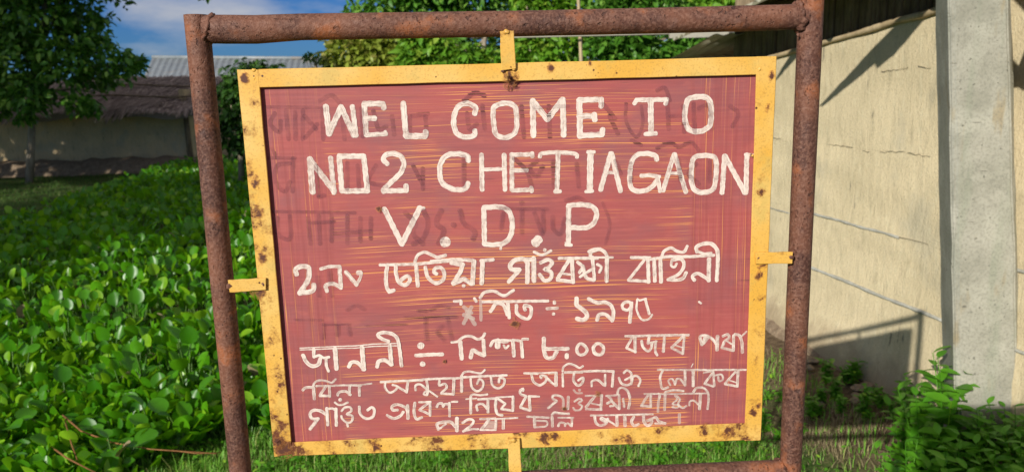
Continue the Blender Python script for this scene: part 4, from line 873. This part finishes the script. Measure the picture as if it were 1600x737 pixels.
# individual plants along the near edge
def hy_plant(nl, seed, hm=1.0, lsc=1.0):
    r = np.random.default_rng(seed); out = []
    for i in range(nl):
        yaw = 6.283 * i / nl + r.uniform(-.4, .4); h = r.uniform(.08, .20) * hm; d = r.uniform(.03, .09)
        b = np.array([[0, 0, 0.]]); tp = np.array([[-math.sin(yaw) * d, math.cos(yaw) * d, h]])
        st = stalks(b.copy(), tp.copy(), .005); lf = scatter(HT, tp, rots(np.array([yaw]), np.array([r.normal(.6, .35)]), np.array([r.normal(0, .3)])), [r.uniform(.055, .092) * lsc])
        out.append((mesh_np('leaf', *lf, HY), mesh_np('stalk', *st, HYST)))
    return out
PROT = [hy_plant(5 + i % 3, 40 + i, 1.0, 1.0) for i in range(5)]
cnt = 0; tries = 0; placed = []
while cnt < 62 and tries < 4000:
    tries += 1; y = rnd.uniform(2.55, 4.3); x = rnd.uniform(-.78 * y, -.95 if y < 3.9 else -.75)
    if any((x - a) ** 2 + (y - b) ** 2 < .035 for a, b in placed): continue
    if not in_field(np.array([x]), np.array([y]))[0]: continue
    placed.append((x, y)); cnt += 1
    o = thing('water_hyacinth', (x, y, float(gz(x, y))), 'glossy round-leaved water hyacinth plant at the near edge of the patch', 'water hyacinth', 'water hyacinths at the near edge of the patch', rz=rnd.uniform(0, 6.28))
    s_ = rnd.uniform(.72, 1.02); o.scale = (s_, s_, s_)
    for lm, sm_ in PROT[cnt % 5]: lo = link('leaf', lm, o); link('stalk', sm_, o)
px_ = atZ(222, 540)
o = thing('water_hyacinth', (px_[0], px_[1], 0), 'taller water hyacinth with one broad pale leaf raised above the others left of the post', 'water hyacinth')
lf = scatter(HT, np.array([[0, 0, .27]]), rots(np.array([.35]), np.array([1.25]), np.array([.1])), [.10]); link('leaf', mesh_np('leaf', *lf, HY), o)
link('stalk', mesh_np('stalk', *stalks(np.array([[0, 0, 0.]]), np.array([[0, 0, .27]]), .006), HYST), o)
for lm, sm_ in PROT[0]: link('leaf', lm, o); link('stalk', sm_, o)

# ---- grass (uncountable)
def blades(x, y, h, wd_, lean=.5, mat=GRS):
    m = len(x); yaw = rng.uniform(0, 6.283, m); L_n = rng.uniform(.5, 1.1, m) * h; le = rng.uniform(.1, 1, m) * lean
    d = np.stack([np.cos(yaw), np.sin(yaw), 0 * yaw], -1); s_ = np.stack([-np.sin(yaw), np.cos(yaw), 0 * yaw], -1) * wd_
    b = np.stack([x, y, gz(x, y) - .004], -1); up = np.array([0, 0, 1.])
    p1 = b + up * (L_n * .55)[:, None] + d * (L_n * le * .25)[:, None]; p2 = b + up * (L_n * .9)[:, None] + d * (L_n * le)[:, None]
    V = np.stack([b - s_, b + s_, p1 + s_ * .8, p1 - s_ * .8, p2 + s_ * .12, p2 - s_ * .12], 1).reshape(-1, 3)
    Fq = np.array([(0, 1, 2, 3), (3, 2, 4, 5)]); return V, (Fq[None] + (np.arange(m) * 6)[:, None, None]).reshape(-1, 4)
def field(n, x0, x1, y0, y1, thr=None, seed=1):
    x = rng.uniform(x0, x1, n); y = rng.uniform(y0, y1, n)
    if thr is not None: k = smooth_noise(x * 2.2, y * 2.2, seed) > thr; x, y = x[k], y[k]
    wd_ = -wall_dist(x, y); k = (wd_ > .22) & ((wd_ > .62) | (rng.uniform(0, 1, len(x)) < .12) | (y > 6.5)); return x[k], y[k]
gp = []
x, y = field(60000, -1.7, 1.9, 2.3, 3.5); gp.append(blades(x, y, .055, .0016, .8))
x, y = field(9000, -1.7, 1.9, 2.45, 3.6, .1, 3); gp.append(blades(x, y, .11, .0022, .6))
x, y = field(9000, .3, 1.6, 3.3, 6.5, -.3, 4); gp.append(blades(x, y, .06, .0022, .8))
x, y = field(9000, .3, 3, 6, 16, 0, 4); gp.append(blades(x, y, .10, .006, .8))
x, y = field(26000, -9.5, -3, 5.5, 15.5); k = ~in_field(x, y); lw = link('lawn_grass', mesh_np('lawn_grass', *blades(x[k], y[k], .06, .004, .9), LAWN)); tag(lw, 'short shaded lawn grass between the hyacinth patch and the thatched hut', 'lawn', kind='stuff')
go = link('grass', mesh_np('grass', *join(gp), GRS)); tag(go, 'short green grass round the foot of the sign and on the shaded lawn', 'grass', kind='stuff')
gp = []
c0 = atZ(905, 712); x = rng.normal(c0[0], .17, 1500); y = rng.normal(c0[1] + .03, .10, 1500); gp.append(blades(x, y, .06, .0016, 1.6))
x, y = field(2500, -1.6, 1.4, 2.45, 3.3, .1, 9); gp.append(blades(x, y, .06, .0014, 1.3))
x, y = field(5000, 1.0, 1.8, 3.4, 5.6, -.2, 12); gp.append(blades(x, y, .045, .0016, 1.4))
c0 = atZ(1300, 712); x = rng.normal(c0[0], .14, 900); y = rng.normal(c0[1], .08, 900); gp.append(blades(x, y, .05, .0016, 1.6))
go = link('dry_grass', mesh_np('dry_grass', *join(gp), STRAW)); tag(go, 'dry straw coloured grass lying in patches under the sign', 'dry grass', kind='stuff')
# small creeping herbs between the grass
ST_ = leaf_template(3, 2, .62, .08, .1)
x, y = field(9000, -1.8, 1.9, 2.4, 3.5, -.3, 21); m = len(x); h = rng.uniform(.01, .06, m); pos = np.stack([x, y, gz(x, y) + h], -1)
ho = link('creeping_herbs', mesh_np('creeping_herbs', *scatter(ST_, pos, rots(rng.uniform(0, 6.28, m), rng.normal(.3, .4, m), rng.normal(0, .4, m)), rng.uniform(.012, .028, m)), WEED))
tag(ho, 'low creeping herbs with tiny leaves growing through the grass', 'ground cover', kind='stuff')

# ---- leafy weeds by the pole and below the board
LT = leaf_template(5, 2, .46, .10, .18, pw=.85)
def weed_proto(nst, nl, H, ls, seed, lean=.25):
    r = np.random.default_rng(seed); stems = MB(); leaves = []
    for s_ in range(nst):
        yaw0 = 6.283 * s_ / nst + r.uniform(-.5, .5); ln = r.uniform(.3, 1) * lean; h = H * r.uniform(.7, 1.05)
        pts = [np.array([math.cos(yaw0) * ln * h * (t ** 1.4), math.sin(yaw0) * ln * h * (t ** 1.4), h * t * (1 - .1 * t)]) for t in np.linspace(0, 1, 7)]
        stems.tube(pts, [.0035 * (1 - .7 * t) for t in np.linspace(0, 1, 7)], 5, caps=False)
        for i in range(nl):
            t = .22 + .78 * i / max(1, nl - 1); f = t * 6; a = int(min(5, f)); p = pts[a] + (pts[a+1] - pts[a]) * (f - a)
            for sd in ((0, math.pi) if i < nl - 1 else (0,)):
                yw = yaw0 + i * 1.3 + sd + r.uniform(-.3, .3)
                leaves.append((p, yw, r.uniform(-.15, .6), r.normal(0, .25), ls * r.uniform(.65, 1.15)))
    sm = stems.mesh('stem', WEED, True)
    lm = [mesh_np('leaf', *scatter(LT, np.array([p]), rots(np.array([yw]), np.array([pt]), np.array([rl])), [sc]), WEED) for (p, yw, pt, rl, sc) in leaves[::2]]
    q = leaves[1::2]; lm.append(mesh_np('foliage', *scatter(LT, np.array([l[0] for l in q]), rots(*[np.array([l[i] for l in q]) for i in (1, 2, 3)]), [l[4] for l in q]), WEED))
    q = leaves; lm.append(mesh_np('foliage', *scatter(LT, np.array([l[0] for l in q]), rots(*[np.array([l[i] for l in q]) for i in (1, 2, 3)]), [l[4] for l in q]), WEED))
    return sm, lm
WP = [weed_proto(6, 6, .24, .062, 101), weed_proto(7, 5, .18, .056, 102), weed_proto(5, 8, .36, .062, 103), weed_proto(7, 4, .13, .05, 104)]
def weed(px, py, z, kind, sc, label, group=None, Yd=None):
    p = atZ(px, py, z) if Yd is None else atY(px, 700, Yd)
    g0 = float(gz(p[0], p[1])); o = thing('leafy_weed', (p[0], p[1], g0 - .01), label, 'weed', group, rnd.uniform(0, 6.28)); o.scale = (sc, sc, sc)
    sm, lm = WP[kind]; link('stem', sm, o)
    if group is None or group == GB:
        for l in lm[:-2]: link('leaf', l, o)
        link('foliage', lm[-2], o)
    else: link('foliage', lm[-1], o)
    return o
GB = 'bright leafy weeds in the near right corner'
weed(1476, 0, 0, 2, 1.34, 'tallest bright green leafy weed climbing beside the left edge of the concrete pole', Yd=2.36)
weed(1442, 0, 0, 2, 1.15, 'bushy bright green weed just left of the concrete pole foot', Yd=2.32)
weed(1462, 0, 0, 2, 1.0, 'bright green weed in front of the tallest weed', Yd=2.15)
weed(1535, 0, 0, 2, .86, 'leafy weed in front of the middle of the concrete pole foot', Yd=2.25)
weed(1412, 0, 0, 2, .85, 'sunlit leafy weed standing between the right post and the tall weed', Yd=2.45)
weed(1590, 0, 0, 2, .88, 'leafy weed at the right foot of the concrete pole', Yd=2.22)
weed(1500, 0, 0, 2, .88, 'dense leafy weed at the left foot of the concrete pole', Yd=2.2)
weed(1562, 0, 0, 2, .78, 'dense leafy weed at the bottom right in front of the pole', Yd=2.12)
GD = 'dark leafy weeds in the shade below the hut wall'; LD = 'dark green leafy weed in the shade between the sign and the hut wall'
for k in range(34):
    x_ = 1178 + 232 * ((k * .618) % 1) + rnd.uniform(-8, 8); y_ = rnd.uniform(636, 706) + (1400 - x_) * .03
    weed(x_, y_, 0, rnd.choice([0, 1, 3, 3]), rnd.uniform(.38, .66), LD, GD)
LB = 'bright green leafy weed low in the near right corner'
for (x_, Y_, k_, s_) in [(1400, 2.3, 2, .72), (1425, 2.2, 2, .95), (1450, 2.05, 2, .9), (1480, 2.02, 2, .98), (1510, 2.05, 2, .74), (1530, 2.1, 2, .76), (1555, 2.0, 2, .72), (1580, 2.05, 2, .78), (1605, 2.1, 2, .82),
                       (1620, 2.25, 2, .88), (1545, 2.3, 2, .72), (1572, 2.32, 2, .76), (1515, 2.33, 2, .76), (1430, 2.5, 2, .92), (1455, 2.45, 2, 1.12), (1412, 2.65, 2, .72)]:
    weed(x_, 0, 0, k_, s_, LB, GB, Yd=Y_)
GL = 'small leafy weeds in the grass under the yellow frame'; LL = 'small leafy weed in the grass under the yellow frame'
for (x_, y_) in [(1085, 725), (1120, 712), (1030, 735), (690, 735), (560, 742), (470, 735), (1160, 700), (420, 745)]:
    weed(x_, y_, 0, 3, rnd.uniform(.55, .8), LL, GL)
# clods of earth along the plinth
for i in range(26):
    px, py = rnd.uniform(1262, 1420), rnd.uniform(560, 650); p = atZ(px, py, .13)
    if wall_dist(p[0], p[1]) > -.05: continue
    bm = bmesh.new(); bmesh.ops.create_icosphere(bm, subdivisions=2, radius=rnd.uniform(.012, .03))
    for v in bm.verts: v.co *= 1 + rnd.uniform(-.22, .22)
    me = bpy.data.meshes.new('earth_clod'); bm.to_mesh(me); bm.free(); me.materials.append(STONE)
    o = link('earth_clod', me, None, (p[0], p[1], float(gz(p[0], p[1])) + .004)); o.scale = (1, 1.1, .6)
    tag(o, 'small brown clod of earth at the foot of the hut wall', 'clod', 'clods of earth at the foot of the hut wall')
# twigs bottom left
def twig(pts, r, label):
    P = [atZ(x, y, .17 + .02 * math.sin(i * 2)) for i, (x, y) in enumerate(pts)]; c = P[0].copy(); mb = MB()
    mb.tube([p - c for p in P], [.6 * r * (1 - .5 * i / len(P)) for i in range(len(P))], 7); o = mb.obj('dry_twig', TWIG, None, smooth=True); o.location = c; tag(o, label, 'twig')
twig([(98, 648), (127, 673), (177, 691), (235, 701), (338, 708)], .006, 'long reddish dry twig lying across the near hyacinth leaves')
twig([(101, 655), (112, 694), (121, 718)], .005, 'short forked dry twig hanging from the long reddish twig')
twig([(80, 697), (103, 714), (150, 738)], .006, 'dry twig at the bottom left corner below the long one')
twig([(270, 703), (310, 708), (345, 706)], .004, 'thin dark twig just left of the left post foot')

# ------------------------------------------------------------------ trees
TL = leaf_template(3, 2, .5, .10, .22, pw=.85)
def crown_leaves(clumps, n, size, droop=.2, seed=1):
    r = np.random.default_rng(seed); vol = np.array([c[3] ** 2 for c in clumps]); cnts = (vol / vol.sum() * n).astype(int); P = []; O = []
    for c, m in zip(clumps, cnts):
        d = r.normal(0, 1, (m, 3)); d /= np.linalg.norm(d, axis=1)[:, None]; lump = 1 + .22 * np.sin(d[:, 0] * 6 + c[0] * 9) * np.sin(d[:, 1] * 5 + c[2] * 7) + .15 * np.sin(d[:, 2] * 11 + c[1])
        rr = c[3] * lump * np.maximum(r.uniform(.25, 1.05, m), r.uniform(.25, 1.05, m))
        P.append(np.array(c[:3]) + d * rr[:, None] * np.array([1, 1, .85])); O.append(d)
    P = np.concatenate(P); O = np.concatenate(O); m = len(P)
    yaw = np.arctan2(-O[:, 0], O[:, 1]) + r.normal(0, .9, m); pitch = r.normal(-droop, .55, m)
    return scatter(TL, P, rots(yaw, pitch, r.normal(0, .6, m)), r.uniform(.6, 1.25, m) * size)
def tree(name, label, base, trunk, branches, clumps, n, size, mat, cat='tree', group=None, seed=1, droop=.25, tr=.1, nbr=99):
    b = np.array(base, float); o = thing(name, tuple(b), label, cat, group)
    mb = MB(); T = [np.array(p, float) - b for p in trunk]; m = len(T); mb.tube(T, [tr * (1 - .55 * i / (m - 1)) for i in range(m)], 10, jit=.06)
    mb.obj('trunk', BARK, o, smooth=True)
    if clumps:
        mb = MB()
        for i, c in enumerate(clumps[:nbr]):
            q = np.array(c[:3]) - b; s_ = T[min(m - 1, max(1, int(m * .55) + i % 2))]
            mid = (s_ + q) / 2 + np.array([0, 0, -.08 * np.linalg.norm(q - s_)]); mb.tube([s_, mid, q], [tr * .4, tr * .25, tr * .08], 6)
        mb.obj('branches', BARK, o, smooth=True)
        V, Fc = crown_leaves([(c[0] - b[0], c[1] - b[1], c[2] - b[2], c[3]) for c in clumps], n, size, droop, seed)
        link('crown', mesh_np('crown', V, Fc, mat), o)
    return o
def cl(px, py, Y, rpx, dy=0):
    p = atY(px, py, Y + dy); return (p[0], p[1], p[2], rpx * Y / F)
# left tree before the thatched hut
Y = 14.0; b = atZ(46, 286); b = b * [1, 1, 0]
Y = b[1]
tree('broadleaf_tree', 'dark green broadleaf tree with a slim pale trunk in front of the thatched hut', b,
     [b, atY(48, 240, Y), atY(50, 200, Y), atY(46, 150, Y), atY(55, 90, Y), atY(70, 20, Y), atY(60, -120, Y)], None,
     [cl(*c) for c in [(60, 40, Y, 62), (20, 100, Y, 52, -.3), (108, 95, Y, 42, -.4), (150, 122, Y, 28, .3), (190, 98, Y, 26, -.2), (212, 100, Y, 15), (122, 160, Y, 20, -.5), (50, 150, Y, 30, -.6), (38, 182, Y, 12, -.3),
      (128, 30, Y, 34, .3), (150, 66, Y, 24), (-30, 40, Y, 60), (30, -40, Y, 70), (110, -50, Y, 50), (-60, 120, Y, 55), (145, 170, Y, 12, -.5), (-20, 170, Y, 22, .2), (0, 150, Y, 30, .4), (235, -42, Y, 26), (285, -25, Y, 15), (322, -10, Y, 9), (180, -30, Y, 34)]], 13000, .15, TREE_A, seed=3, tr=.075, nbr=14)
# bush behind the left post
bb = atZ(378, 262) * [1, 1, 0]; Yb = 11.5; bb = atY(375, 270, Yb) * [1, 1, 0]
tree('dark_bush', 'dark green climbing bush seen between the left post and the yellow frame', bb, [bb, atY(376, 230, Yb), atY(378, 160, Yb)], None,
     [cl(*c) for c in [(372, 215, Yb, 30), (378, 170, Yb, 36), (385, 130, Yb, 34), (392, 108, Yb, 18), (350, 190, Yb, 16), (420, 120, Yb, 24), (430, 170, Yb, 50), (440, 230, Yb, 50), (356, 140, Yb, 14)]], 5200, .11, DARKBUSH, cat='bush', seed=8, tr=.06)
Ys = 17.0; bs = atY(500, 300, Ys) * [1, 1, 0]
tree('slender_sapling', 'slender sapling tip in front of the grey tin roof above the board', bs, [bs, atY(500, 200, Ys), atY(492, 92, Ys)], None,
     [cl(485, 90, Ys, 9), cl(505, 95, Ys, 8), cl(478, 86, Ys, 5), cl(500, 120, Ys, 16)], 260, .13, TREE_D, seed=9, tr=.05)
# row of trees behind the board
def bg(name, label, pxb, Yt, trunkx, cls, n, size, mat, seed, tr=.10, group=None):
    base = atY(pxb, 200, Yt) * [1, 1, 0]
    tree(name, label, base, [base] + [atY(trunkx + rnd.uniform(-6, 6), yy_, Yt) for yy_ in (150, 100, 60, 35)], None, [cl(*c) for c in cls], n, size, mat, seed=seed, tr=tr, group=group)
bg('yellow_leaved_tree', 'tree with yellowish drooping leaves just above the top left of the board', 580, 17, 585,
   [(540, 85, 17, 34), (585, 78, 17, 34), (625, 90, 17, 32), (560, 110, 17, 40), (600, 130, 17, 50), (530, 55, 17, 13), (560, 48, 17, 22), (610, 52, 17, 22)], 4200, .19, TREE_C, 21)
bg('tall_shade_tree', 'tall dark crowned tree with a pale trunk standing above the top tab', 757, 21, 757,
   [(600, 20, 21, 36), (640, 5, 21, 40), (690, 10, 21, 40), (740, 0, 21, 44), (570, 30, 21, 20), (550, 12, 21, 12), (700, 60, 21, 30), (660, -50, 21, 70), (760, -50, 21, 60), (720, 90, 21, 26)], 4800, .25, TREE_D, 22)
bg('bright_green_tree', 'bright green leafy tree above the middle of the board', 690, 16, 690,
   [(650, 85, 16, 28), (690, 82, 16, 28), (730, 88, 16, 24), (670, 60, 16, 18), (640, 50, 16, 16), (770, 92, 16, 20), (700, 115, 16, 40)], 2700, .20, TREE_B, 23)
bg('leafy_roadside_tree', 'sunlit green tree between the top tab and the bamboo pole', 850, 18, 835,
   [(830, 10, 18, 28), (870, 5, 18, 30), (830, 80, 18, 34), (880, 70, 18, 38), (850, 40, 18, 30), (905, 20, 18, 30), (820, -30, 18, 30), (880, -40, 18, 40), (850, 120, 18, 40)], 3800, .23, TREE_B, 24)
bg('dense_green_tree', 'dense green tree right of the bamboo pole above the board', 985, 17, 985,
   [(950, 75, 17, 34), (1000, 80, 17, 34), (1045, 88, 17, 30), (950, 25, 17, 34), (1000, 10, 17, 32), (1045, 20, 17, 30), (980, 50, 17, 34), (1080, 50, 17, 28), (1000, -40, 17, 50), (1000, 120, 17, 50)], 4800, .22, TREE_D, 25)
bg('pale_green_tree', 'pale green tree at the top right behind the tin roof corner', 1120, 20, 1110,
   [(1070, 10, 20, 34), (1110, 0, 20, 36), (1150, 15, 20, 32), (1190, 0, 20, 34), (1100, 50, 20, 30), (1060, -30, 20, 40), (1140, -40, 20, 50), (960, -10, 20, 30), (1140, 70, 20, 40)], 3600, .25, TREE_B, 26)
bg('background_tree', 'dark tree mass low behind the tall shade tree', 800, 26, 800,
   [(760, 60, 26, 60), (860, 70, 26, 60), (960, 60, 26, 60), (680, 90, 26, 50), (1060, 70, 26, 60), (1160, 70, 26, 60), (820, 10, 26, 40)], 5200, .27, TREE_A, 27)
# shade trees standing left of the photographer (their shade falls on the lawn, the hut and the left of the patch)
def shade_tree(x, y, label, cls, n, size, seed):
    b = np.array([x, y, 0.]); tree('shade_tree', label, b, [b, b + [.1, 0, 2], b + [0, .2, 4], b + [.1, 0, 7]], None, [(x + a, y + c, z, r) for a, c, z, r in cls], n, size, TREE_D, seed=seed, tr=.28)
shade_tree(-13.4, 7.9, 'large tree standing far left outside the frame and shading the thatched hut', [(0, 0, 4.6, 1.9), (-1.5, 1.2, 4.8, 1.8), (1.3, -1.0, 4.7, 1.6), (0, 0, 6.6, 1.9), (-1.8, 1.5, 6.6, 1.7), (1.4, -.9, 6.6, 1.5), (-2.6, 2.2, 5, 1.6)], 5200, .42, 31)
shade_tree(-10.2, 3.0, 'open crowned tree standing left outside the frame and dappling the lawn', [(0, 0, 3.4, 1.2), (-1.1, .8, 3.6, 1.2), (1.0, -.5, 3.5, 1.0), (0, .3, 4.6, 1.1)], 2500, .34, 32)

shade_tree(-9.0, 1.1, 'bushy tree left of the photographer shading the left side of the hyacinth patch', [(0, 0, 3.1, 1.15), (-.8, .7, 3.2, 1.1), (.9, -.6, 3.0, 1.0), (.1, .2, 4.2, .9), (.6, .9, 3.6, .9), (-.4, -1.0, 2.7, .9), (-1.4, 1.3, 3.0, 1.0)], 3300, .32, 33)
# unseen pillar added in place of the photographer, shading the pole-foot weeds
b_ = np.array([-.29, -.75, 0.]); SP = thing('shade_pillar', tuple(b_), 'unseen mud plastered pillar added behind the camera to shade the weeds by the pole', 'pillar')
mb = MB(); mb.box((-.25, -.13, -.1), (.25, .13, 1.76)); mb.obj('pillar_shaft', MUD, SP, bevel=.02)
mb = MB(); mb.box((-.28, -.16, 1.7605), (.28, .16, 1.84)); mb.obj('pillar_cap', CEM, SP, bevel=.01)

# ------------------------------------------------------------------ thatched hut far left
TH = thing('thatched_hut', (-8.6, 16.0, 0), 'low mud hut with a grey thatched roof behind the left tree', 'hut')
TB = np.array([-8.6, 16.0, 0]); Yh = 16.0
xr = atY(301, 270, Yh)[0]; xl = -17.0
mb = MB(); ns = 40
zt = atY(250, 178, Yh)[2]
# front wall: a bumpy sheet with thickness
V = []; n1, n2 = 60, 10
for i in range(n1 + 1):
    for j in range(n2 + 1):
        x = xl + (xr - xl) * i / n1; z = -.1 + (zt + .35) * j / n2; V.append(np.array([x, Yh + .02 * smooth_noise(x, z, 9), z]) - TB)
b0 = len(V); Fc = [(i*(n2+1)+j, (i+1)*(n2+1)+j, (i+1)*(n2+1)+j+1, i*(n2+1)+j+1) for i in range(n1) for j in range(n2)]
link('front_wall', mesh_np('front_wall', V, Fc, FARMUD), TH)
mb.box((xr - .12, Yh + .02, -.1), (xr, Yh + 3.6, zt + .5)); mb.box((xl, Yh + .02, -.1), (xl + .12, Yh + 3.6, zt + .5)); mb.box((xl, Yh + 3.6, -.1), (xr, Yh + 3.72, zt + .3))
o = mb.obj('side_wall', FARMUD, TH); o.location = tuple(-TB)
mb = MB(); mb.tube([np.array([xr + .04, Yh - .1, -.1]) - TB, np.array([xr + .02, Yh - .1, zt + .3]) - TB], .06, 8, jit=.1); mb.obj('corner_post', DARKBAM, TH, smooth=True)
# earth step
mb = MB(); P = []; 
for i in range(50):
    x = xl + (xr + .3 - xl) * i / 49
    for (o_, z) in [(0, .30), (.30, .26), (.42, .12), (.6, -.05)]: P.append(np.array([x, Yh - o_ + rnd.uniform(-.05, .05), z + rnd.uniform(-.04, .04)]) - TB)
link('earth_step', mesh_np('earth_step', P, [(i*4+k, (i+1)*4+k, (i+1)*4+k+1, i*4+k+1) for i in range(49) for k in range(3)], DIRT), TH)
# thatch: solid slab with straw laid down the slope
Ye, Yr = Yh - .75, Yh + 1.5; ze = atY(270, 171, Ye)[2]; zr = atY(270, 120, Yr)[2]
V = []; n1 = 50; xe = xr + .45
for i in range(n1 + 1):
    x = xl - .4 + (xe - xl + .4) * i / n1; sag = .04 * math.sin(x * 2.1) + .03 * math.sin(x * 5)
    for (y, z) in [(Ye, ze + sag), (Yh + .3, ze + (zr - ze) * .48 + sag), (Yr, zr + sag * .5), (Yr + 2.2, ze + sag), (Yr + 2.2, ze - .14), (Yr, zr - .2), (Ye + .05, ze - .14 + sag)]: V.append(np.array([x, y, z]) - TB)
m = 7; Fc = [(i*m+k, (i+1)*m+k, (i+1)*m+(k+1) % m, i*m+(k+1) % m) for i in range(n1) for k in range(m)] + [tuple(range(m)), tuple(range((n1+1)*m-1, n1*m-1, -1))]
link('thatch_roof', mesh_np('thatch_roof', V, Fc, THATCH, smooth=False), TH)
m = 14000; x = rng.uniform(xl, xe, m); t = rng.uniform(0, 1, m) ** 1.15; p0 = np.stack([x, Ye + (Yr - Ye) * t, ze + (zr - ze) * t + .03 + .04 * np.sin(x * 2.1) + .03 * np.sin(x * 5)], -1) - TB
dv = np.array([0, Ye - Yr, ze - zr]); dv /= np.linalg.norm(dv); ln = rng.uniform(.14, .30, m) * (1 + .5 * np.sin(x * 3) * (t < .15)); d = dv + rng.normal(0, .10, (m, 3)); d[:, 2] -= (t < .08) * .3
p1 = p0 + d * ln[:, None]; sd = np.array([.011, 0, 0]); V = np.stack([p0 - sd, p0 + sd, p1 + sd * .5, p1 - sd * .5], 1).reshape(-1, 3)
o = link('thatch_straw', mesh_np('thatch_straw', V, np.arange(m * 4).reshape(-1, 4), THATCH), TH); tag(o, kind='stuff')
# bamboo tie poles along the thatch
for t in (.30, .62):
    mb = MB(); mb.tube([np.array([x, Ye + (Yr - Ye) * t, ze + (zr - ze) * t + .07 + .04 * math.sin(x * 2.1)]) - TB for x in np.linspace(xl, xe - .1, 20)], .02, 6); mb.obj('tie_pole', DARKBAM, TH, smooth=True)

# ------------------------------------------------------------------ tin roofed house further back
TR = thing('tin_roofed_house', (-9, 24, 0), 'low house with a long grey corrugated tin roof beyond the thatched hut', 'house'); B3 = np.array([-9., 24., 0])
Ya, Yb2 = 22.0, 25.5; pa = atY(222, 126, Ya); pr = atY(238, 91, Yb2); pe = atY(640, 130, Ya); pre = atY(640, 94, Yb2)
n_ = 330; V = []
for i in range(n_ + 1):
    t = i / n_; a = pa + (pe - pa) * t; r_ = pr + (pre - pr) * t; w = .011 * math.sin(i * 2 * math.pi / 8)
    for q in (a, r_, r_ + np.array([0, 3.5, -(pr[2] - pa[2])])): V += [q + [0, 0, w] - B3]
Fc = [(i*3+k, (i+1)*3+k, (i+1)*3+k+1, i*3+k+1) for i in range(n_) for k in range(2)]
o = link('tin_roof', mesh_np('tin_roof', V, Fc, TIN), TR)
mb = MB(); mb.tube([pr - B3 + [0, 0, .03], pre - B3 + [0, 0, .03]], .06, 8); mb.obj('ridge_cap', TIN, TR, smooth=True)
mb = MB(); z1 = pa[2] - .03; mb.box((pa[0] + .4, Ya + .4, -.1), (pe[0] - .4, Yb2 + 3, z1)); o = mb.obj('wall', WHITEWASH, TR); o.location = tuple(-B3)
mb = MB(); mb.box((pa[0] + .1, Ya + .06, z1 - .08), (pe[0] - .1, Ya + .14, z1 + .0)); o = mb.obj('fascia_board', DARKBAM, TR); o.location = tuple(-B3)

# ------------------------------------------------------------------ bamboo pole and timber beam behind the top rail
Yp = 7.5; p0, p1 = atY(910, 140, Yp), atY(901, -60, Yp); base = extend(p1, p0, 0.)
BP = thing('bamboo_pole', tuple(base), 'thin dry bamboo pole rising behind the top rail against the trees', 'pole')
mb = MB(); pts = [base + (p1 - base) * t for t in np.linspace(0, 1, 24)]; mb.tube([p - base for p in pts], [.021 * (1 - .25 * k / 23) * (1.08 if k % 3 == 0 else 1) for k in range(24)], 10); mb.obj('culm', BAMBOO, BP, smooth=True)
mb = MB(); a, c = atY(795, 58, Yp - .1), atY(1150, 50, Yp - .1)
mid = (a + c) / 2; BM = thing('timber_beam', tuple(mid), 'pale horizontal timber beam running behind the top rail to the tin roof corner', 'beam')
mb.tube([a - mid, mid * 0, c - mid], [.013, .014, .014], 8); mb.obj('thin_pole', PALEWOOD, BM, smooth=True)
q0, q1 = atY(1046, 55, Yp - .16), atY(1138, 52.5, Yp - .16); mb = MB()
d = q1 - q0; ln = np.linalg.norm(d); d /= ln; up = np.array([0, 0, 1.]) - d * d[2]; R3 = np.stack([d, np.array([0, 1, 0]), up], 1)
mb.box((0, -.02, -.032), (ln, .02, .032), R3, q0 - mid); mb.obj('plank', PALEWOOD, BM)
for xx_ in (1143, 797):
    a = atY(xx_, 60, Yp - .05); mb = MB(); mb.tube([a - mid, np.array([a[0], a[1], -.1]) - mid], .03, 8); mb.obj('prop', DARKBAM, BM, smooth=True)

# the place at its real size: every top-level thing moves and grows alike (the camera and sun were set for it above)
for o in list(SC.objects):
    if o.parent is None and o.type in ('MESH', 'EMPTY'):
        o.location = o.location * K; o.scale = o.scale * K
